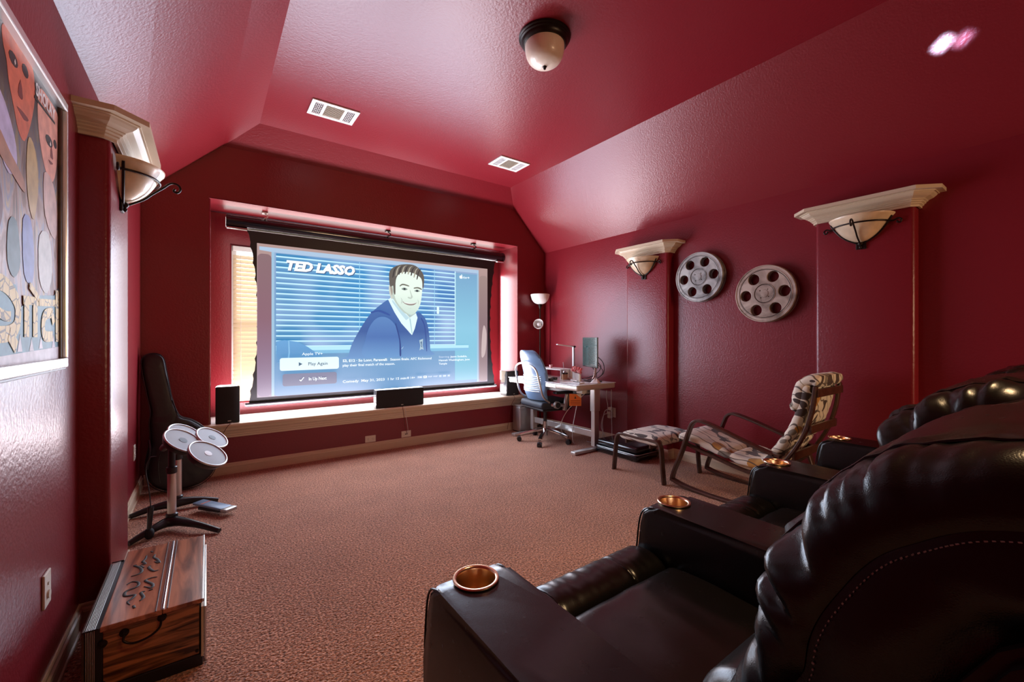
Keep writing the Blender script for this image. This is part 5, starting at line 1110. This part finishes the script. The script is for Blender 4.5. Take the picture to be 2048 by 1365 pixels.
# ------------------------------------------------------------------ bentwood rocking chair and footstool
M['bent'] = mat('walnut_bentwood', (.055, .022, .013), .35, coat=.3, var=.3, vscale=30)
def leaf_mat():
    m = bpy.data.materials.new('leaf_print_fabric'); m.use_nodes = True; nt = m.node_tree; b = nt.nodes['Principled BSDF']; N = nt.nodes.new; L = nt.links.new
    b.inputs['Roughness'].default_value = .8; b.inputs['Sheen Weight'].default_value = .2
    tc = N('ShaderNodeTexCoord'); mp = N('ShaderNodeMapping'); mp.inputs['Scale'].default_value = (1, .62, 1.2); mp.inputs['Rotation'].default_value = (0.5, .3, .6); L(tc.outputs['Object'], mp.inputs[0])
    nz = N('ShaderNodeTexNoise'); nz.inputs['Scale'].default_value = 6; nz.inputs['Detail'].default_value = 1; L(mp.outputs[0], nz.inputs['Vector'])
    ad = N('ShaderNodeMixRGB'); ad.blend_type = 'ADD'; ad.inputs[0].default_value = .25; L(mp.outputs[0], ad.inputs[1]); L(nz.outputs['Color'], ad.inputs[2])
    v = N('ShaderNodeTexVoronoi'); v.inputs['Scale'].default_value = 12; L(ad.outputs[0], v.inputs['Vector'])
    r = N('ShaderNodeValToRGB'); r.color_ramp.interpolation = 'CONSTANT'; e = r.color_ramp.elements; cream = (.70, .62, .50, 1)
    s = N('ShaderNodeSeparateColor'); L(v.outputs['Color'], s.inputs[0])
    e[0].position = 0; e[0].color = cream; e[1].position = .24; e[1].color = (.045, .025, .018, 1)
    x = e.new(.56); x.color = cream; x = e.new(.74); x.color = (.50, .23, .035, 1); x = e.new(.82); x.color = cream; x = e.new(.9); x.color = (.20, .17, .13, 1)
    L(s.outputs[0], r.inputs[0])
    r2 = N('ShaderNodeValToRGB'); r2.color_ramp.interpolation = 'CONSTANT'; r2.color_ramp.elements[0].color = (0, 0, 0, 1); r2.color_ramp.elements[1].position = .56; r2.color_ramp.elements[1].color = (1, 1, 1, 1)
    L(v.outputs['Distance'], r2.inputs[0]); mx = N('ShaderNodeMixRGB'); L(r2.outputs[0], mx.inputs[0]); L(r.outputs[0], mx.inputs[1]); mx.inputs[2].default_value = cream
    w = N('ShaderNodeTexWave'); w.inputs['Scale'].default_value = 5; w.inputs['Distortion'].default_value = 9; w.inputs['Detail'].default_value = 1; w.inputs['Detail Scale'].default_value = 1.4; L(mp.outputs[0], w.inputs['Vector'])
    r3 = N('ShaderNodeValToRGB'); r3.color_ramp.elements[0].position = .0; r3.color_ramp.elements[0].color = (1, 1, 1, 1); r3.color_ramp.elements[1].position = .09; r3.color_ramp.elements[1].color = (0, 0, 0, 1)
    L(w.outputs['Color'], r3.inputs[0]); m2 = N('ShaderNodeMixRGB'); L(r3.outputs[0], m2.inputs[0]); L(mx.outputs[0], m2.inputs[1]); m2.inputs[2].default_value = (.06, .035, .025, 1)
    L(m2.outputs[0], b.inputs['Base Color']); return m
M['leaf'] = leaf_mat()
rc = thing('rocking_chair', 'walnut bentwood rocking armchair with leaf-print cushions, between footstool and recliners', 'rocking chair', (3.47, 1.55, 0))
def bent(name, x, pts, w=.055, h=.022, sm=6): return MB().tube([(x-3.47, y-1.55, z) for y, z in pts], .01, flat=(w, h), smooth=sm).build(name, M['bent'], rc, smooth=35)
for x in (3.20, 3.74):
    bent('arm_frame', x, [(2.115, .058), (2.105, .10), (2.08, .17), (2.03, .29), (1.955, .50), (1.92, .565), (1.86, .585), (1.72, .553), (1.55, .50), (1.40, .455), (1.28, .43)])
    bent('rocker', x, [(2.12, .055), (2.0, .028), (1.8, .012), (1.55, .016), (1.3, .045), (1.15, .08), (1.09, .10)])
    bent('back_leg', x, [(1.32, .44), (1.28, .30), (1.24, .18), (1.2, .085)])
for x in (3.25, 3.69):
    bent('seat_frame', x, [(2.04, .37), (1.8, .315), (1.55, .262), (1.42, .262), (1.32, .33), (1.24, .44), (1.165, .58), (1.115, .74), (1.095, .88), (1.09, .93)], w=.04)
for y, z in ((1.092, .885), (1.13, .64), (1.23, .44), (1.5, .262), (1.85, .322)):
    MB().box((0, y-1.55-.012, z), (.46, .018 if z > .4 else .055, .055 if z > .4 else .016), .004).build('cross_rail', M['bent'], rc)
def cushion(name, path, x0, x1, th, parent, off, m, seed=0, n=60, tuft=()):
    path = smoothcurve(path, 6); b = MB()
    def f(u, v):
        p = polyat(path, v); a = polyat(path, max(v-.02, 0)); c = polyat(path, min(v+.02, 1)); d = (c-a).normalized(); nr_ = Vector((-d.y, d.x))
        if nr_.y < 0 and abs(nr_.y) > abs(nr_.x): nr_ = -nr_
        if callable(th): t = th(v)
        else: t = th
        e = min(v, 1-v); t *= math.sqrt(min(1, e/.035+.02))
        for q in tuft: t *= 1-.45*math.exp(-((v-q)/.02)**2)
        ang = 2*PI*u; cx, cy = math.cos(ang), math.sin(ang); sx = math.copysign(abs(cx)**.35, cx); sy = math.copysign(abs(cy)**.75, cy)
        w = (x1-x0)/2-.012*(1-math.sqrt(min(1, e/.05)))
        wr = .004*noise.noise(Vector((cx*3, v*16, seed)))
        return Vector(((x0+x1)/2+sx*w-off[0], p.x+nr_.x*(sy*t/2+wr)-off[1], p.y+nr_.y*(sy*t/2+wr)-off[2]))
    G = b.grid(f, 40, n, cu=True); b.bm.faces.new([G[i][0] for i in range(40)]); b.bm.faces.new([G[i][-1] for i in range(40)])
    return b.build(name, m, parent, smooth=70)
cushion('seat_cushion', [(1.34, .42), (1.42, .335), (1.52, .318), (1.7, .352), (1.9, .398), (2.03, .425), (2.085, .40)], 3.235, 3.705, .085, rc, (3.47, 1.55, 0), M['leaf'], 1, tuft=(.45,))
cushion('back_cushion', [(1.36, .40), (1.295, .50), (1.225, .62), (1.175, .76), (1.15, .88), (1.14, .94)], 3.235, 3.705, .085, rc, (3.47, 1.55, 0), M['leaf'], 2, tuft=(.3,))
cushion('head_cushion', [(1.235, .76), (1.20, .80), (1.185, .88), (1.175, .925), (1.125, .965), (1.07, .955)], 3.235, 3.705, lambda v: .085+.03*math.exp(-((v-.35)/.2)**2), rc, (3.47, 1.55, 0), M['leaf'], 3)
fs_ = thing('footstool', 'matching bentwood footstool with leaf-print cushion in front of the rocking chair', 'footstool', (3.42, 2.42, 0))
for x in (3.15, 3.70):
    MB().tube([(x-3.42, y-2.42, z) for y, z in [(2.705, 0), (2.69, .14), (2.675, .28), (2.655, .335), (2.60, .355), (2.43, .352), (2.25, .355), (2.205, .335), (2.185, .28), (2.175, .14), (2.16, 0)]], .01, flat=(.05, .022), smooth=4).build('leg_frame', M['bent'], fs_, smooth=35)
for y in (2.30, 2.56): MB().box((0, y-2.42, .300), (.55, .018, .045), .004).build('cross_rail', M['bent'], fs_)
b = MB()
def f(u, v):
    a = 2*PI*u; c, s = math.cos(a), math.sin(a); return Vector((math.copysign(abs(c)**.3, c)*.285, (v-.5)*.40, .345+math.copysign(abs(s)**.7, s)*(.035*math.sqrt(max(0, 1-(2*v-1)**8))+.004)+.008*math.sin(PI*v)-.012*(s < 0)))
G = b.grid(f, 44, 30, cu=True); b.bm.faces.new([G[i][0] for i in range(44)]); b.bm.faces.new([G[i][-1] for i in range(44)])
b.build('cushion', M['leaf'], fs_, smooth=70)
bc = thing('storage_case', 'flat glossy black case with a silver rim on the carpet behind the footstool', 'case', (3.64, 2.955, 0))
MB().box((0, 0, .045), (.36, .56, .075), .03, seg=4).build('lower_shell', M['gloss'], bc, smooth=40); MB().box((0, 0, .115), (.34, .54, .07), .03, seg=4).build('upper_shell', M['gloss'], bc, smooth=40)
MB().tube([(x, y, .078) for x, y in rrect(-.182, -.282, .182, .282, .04)]+[(.182, .242, .078)], .004, n=6).build('rim', M['silver'], bc, smooth=60)
for y in (-.2, .2): MB().box((0, y, .008), (.2, .04, .016), .004).build('foot', M['black'], bc)
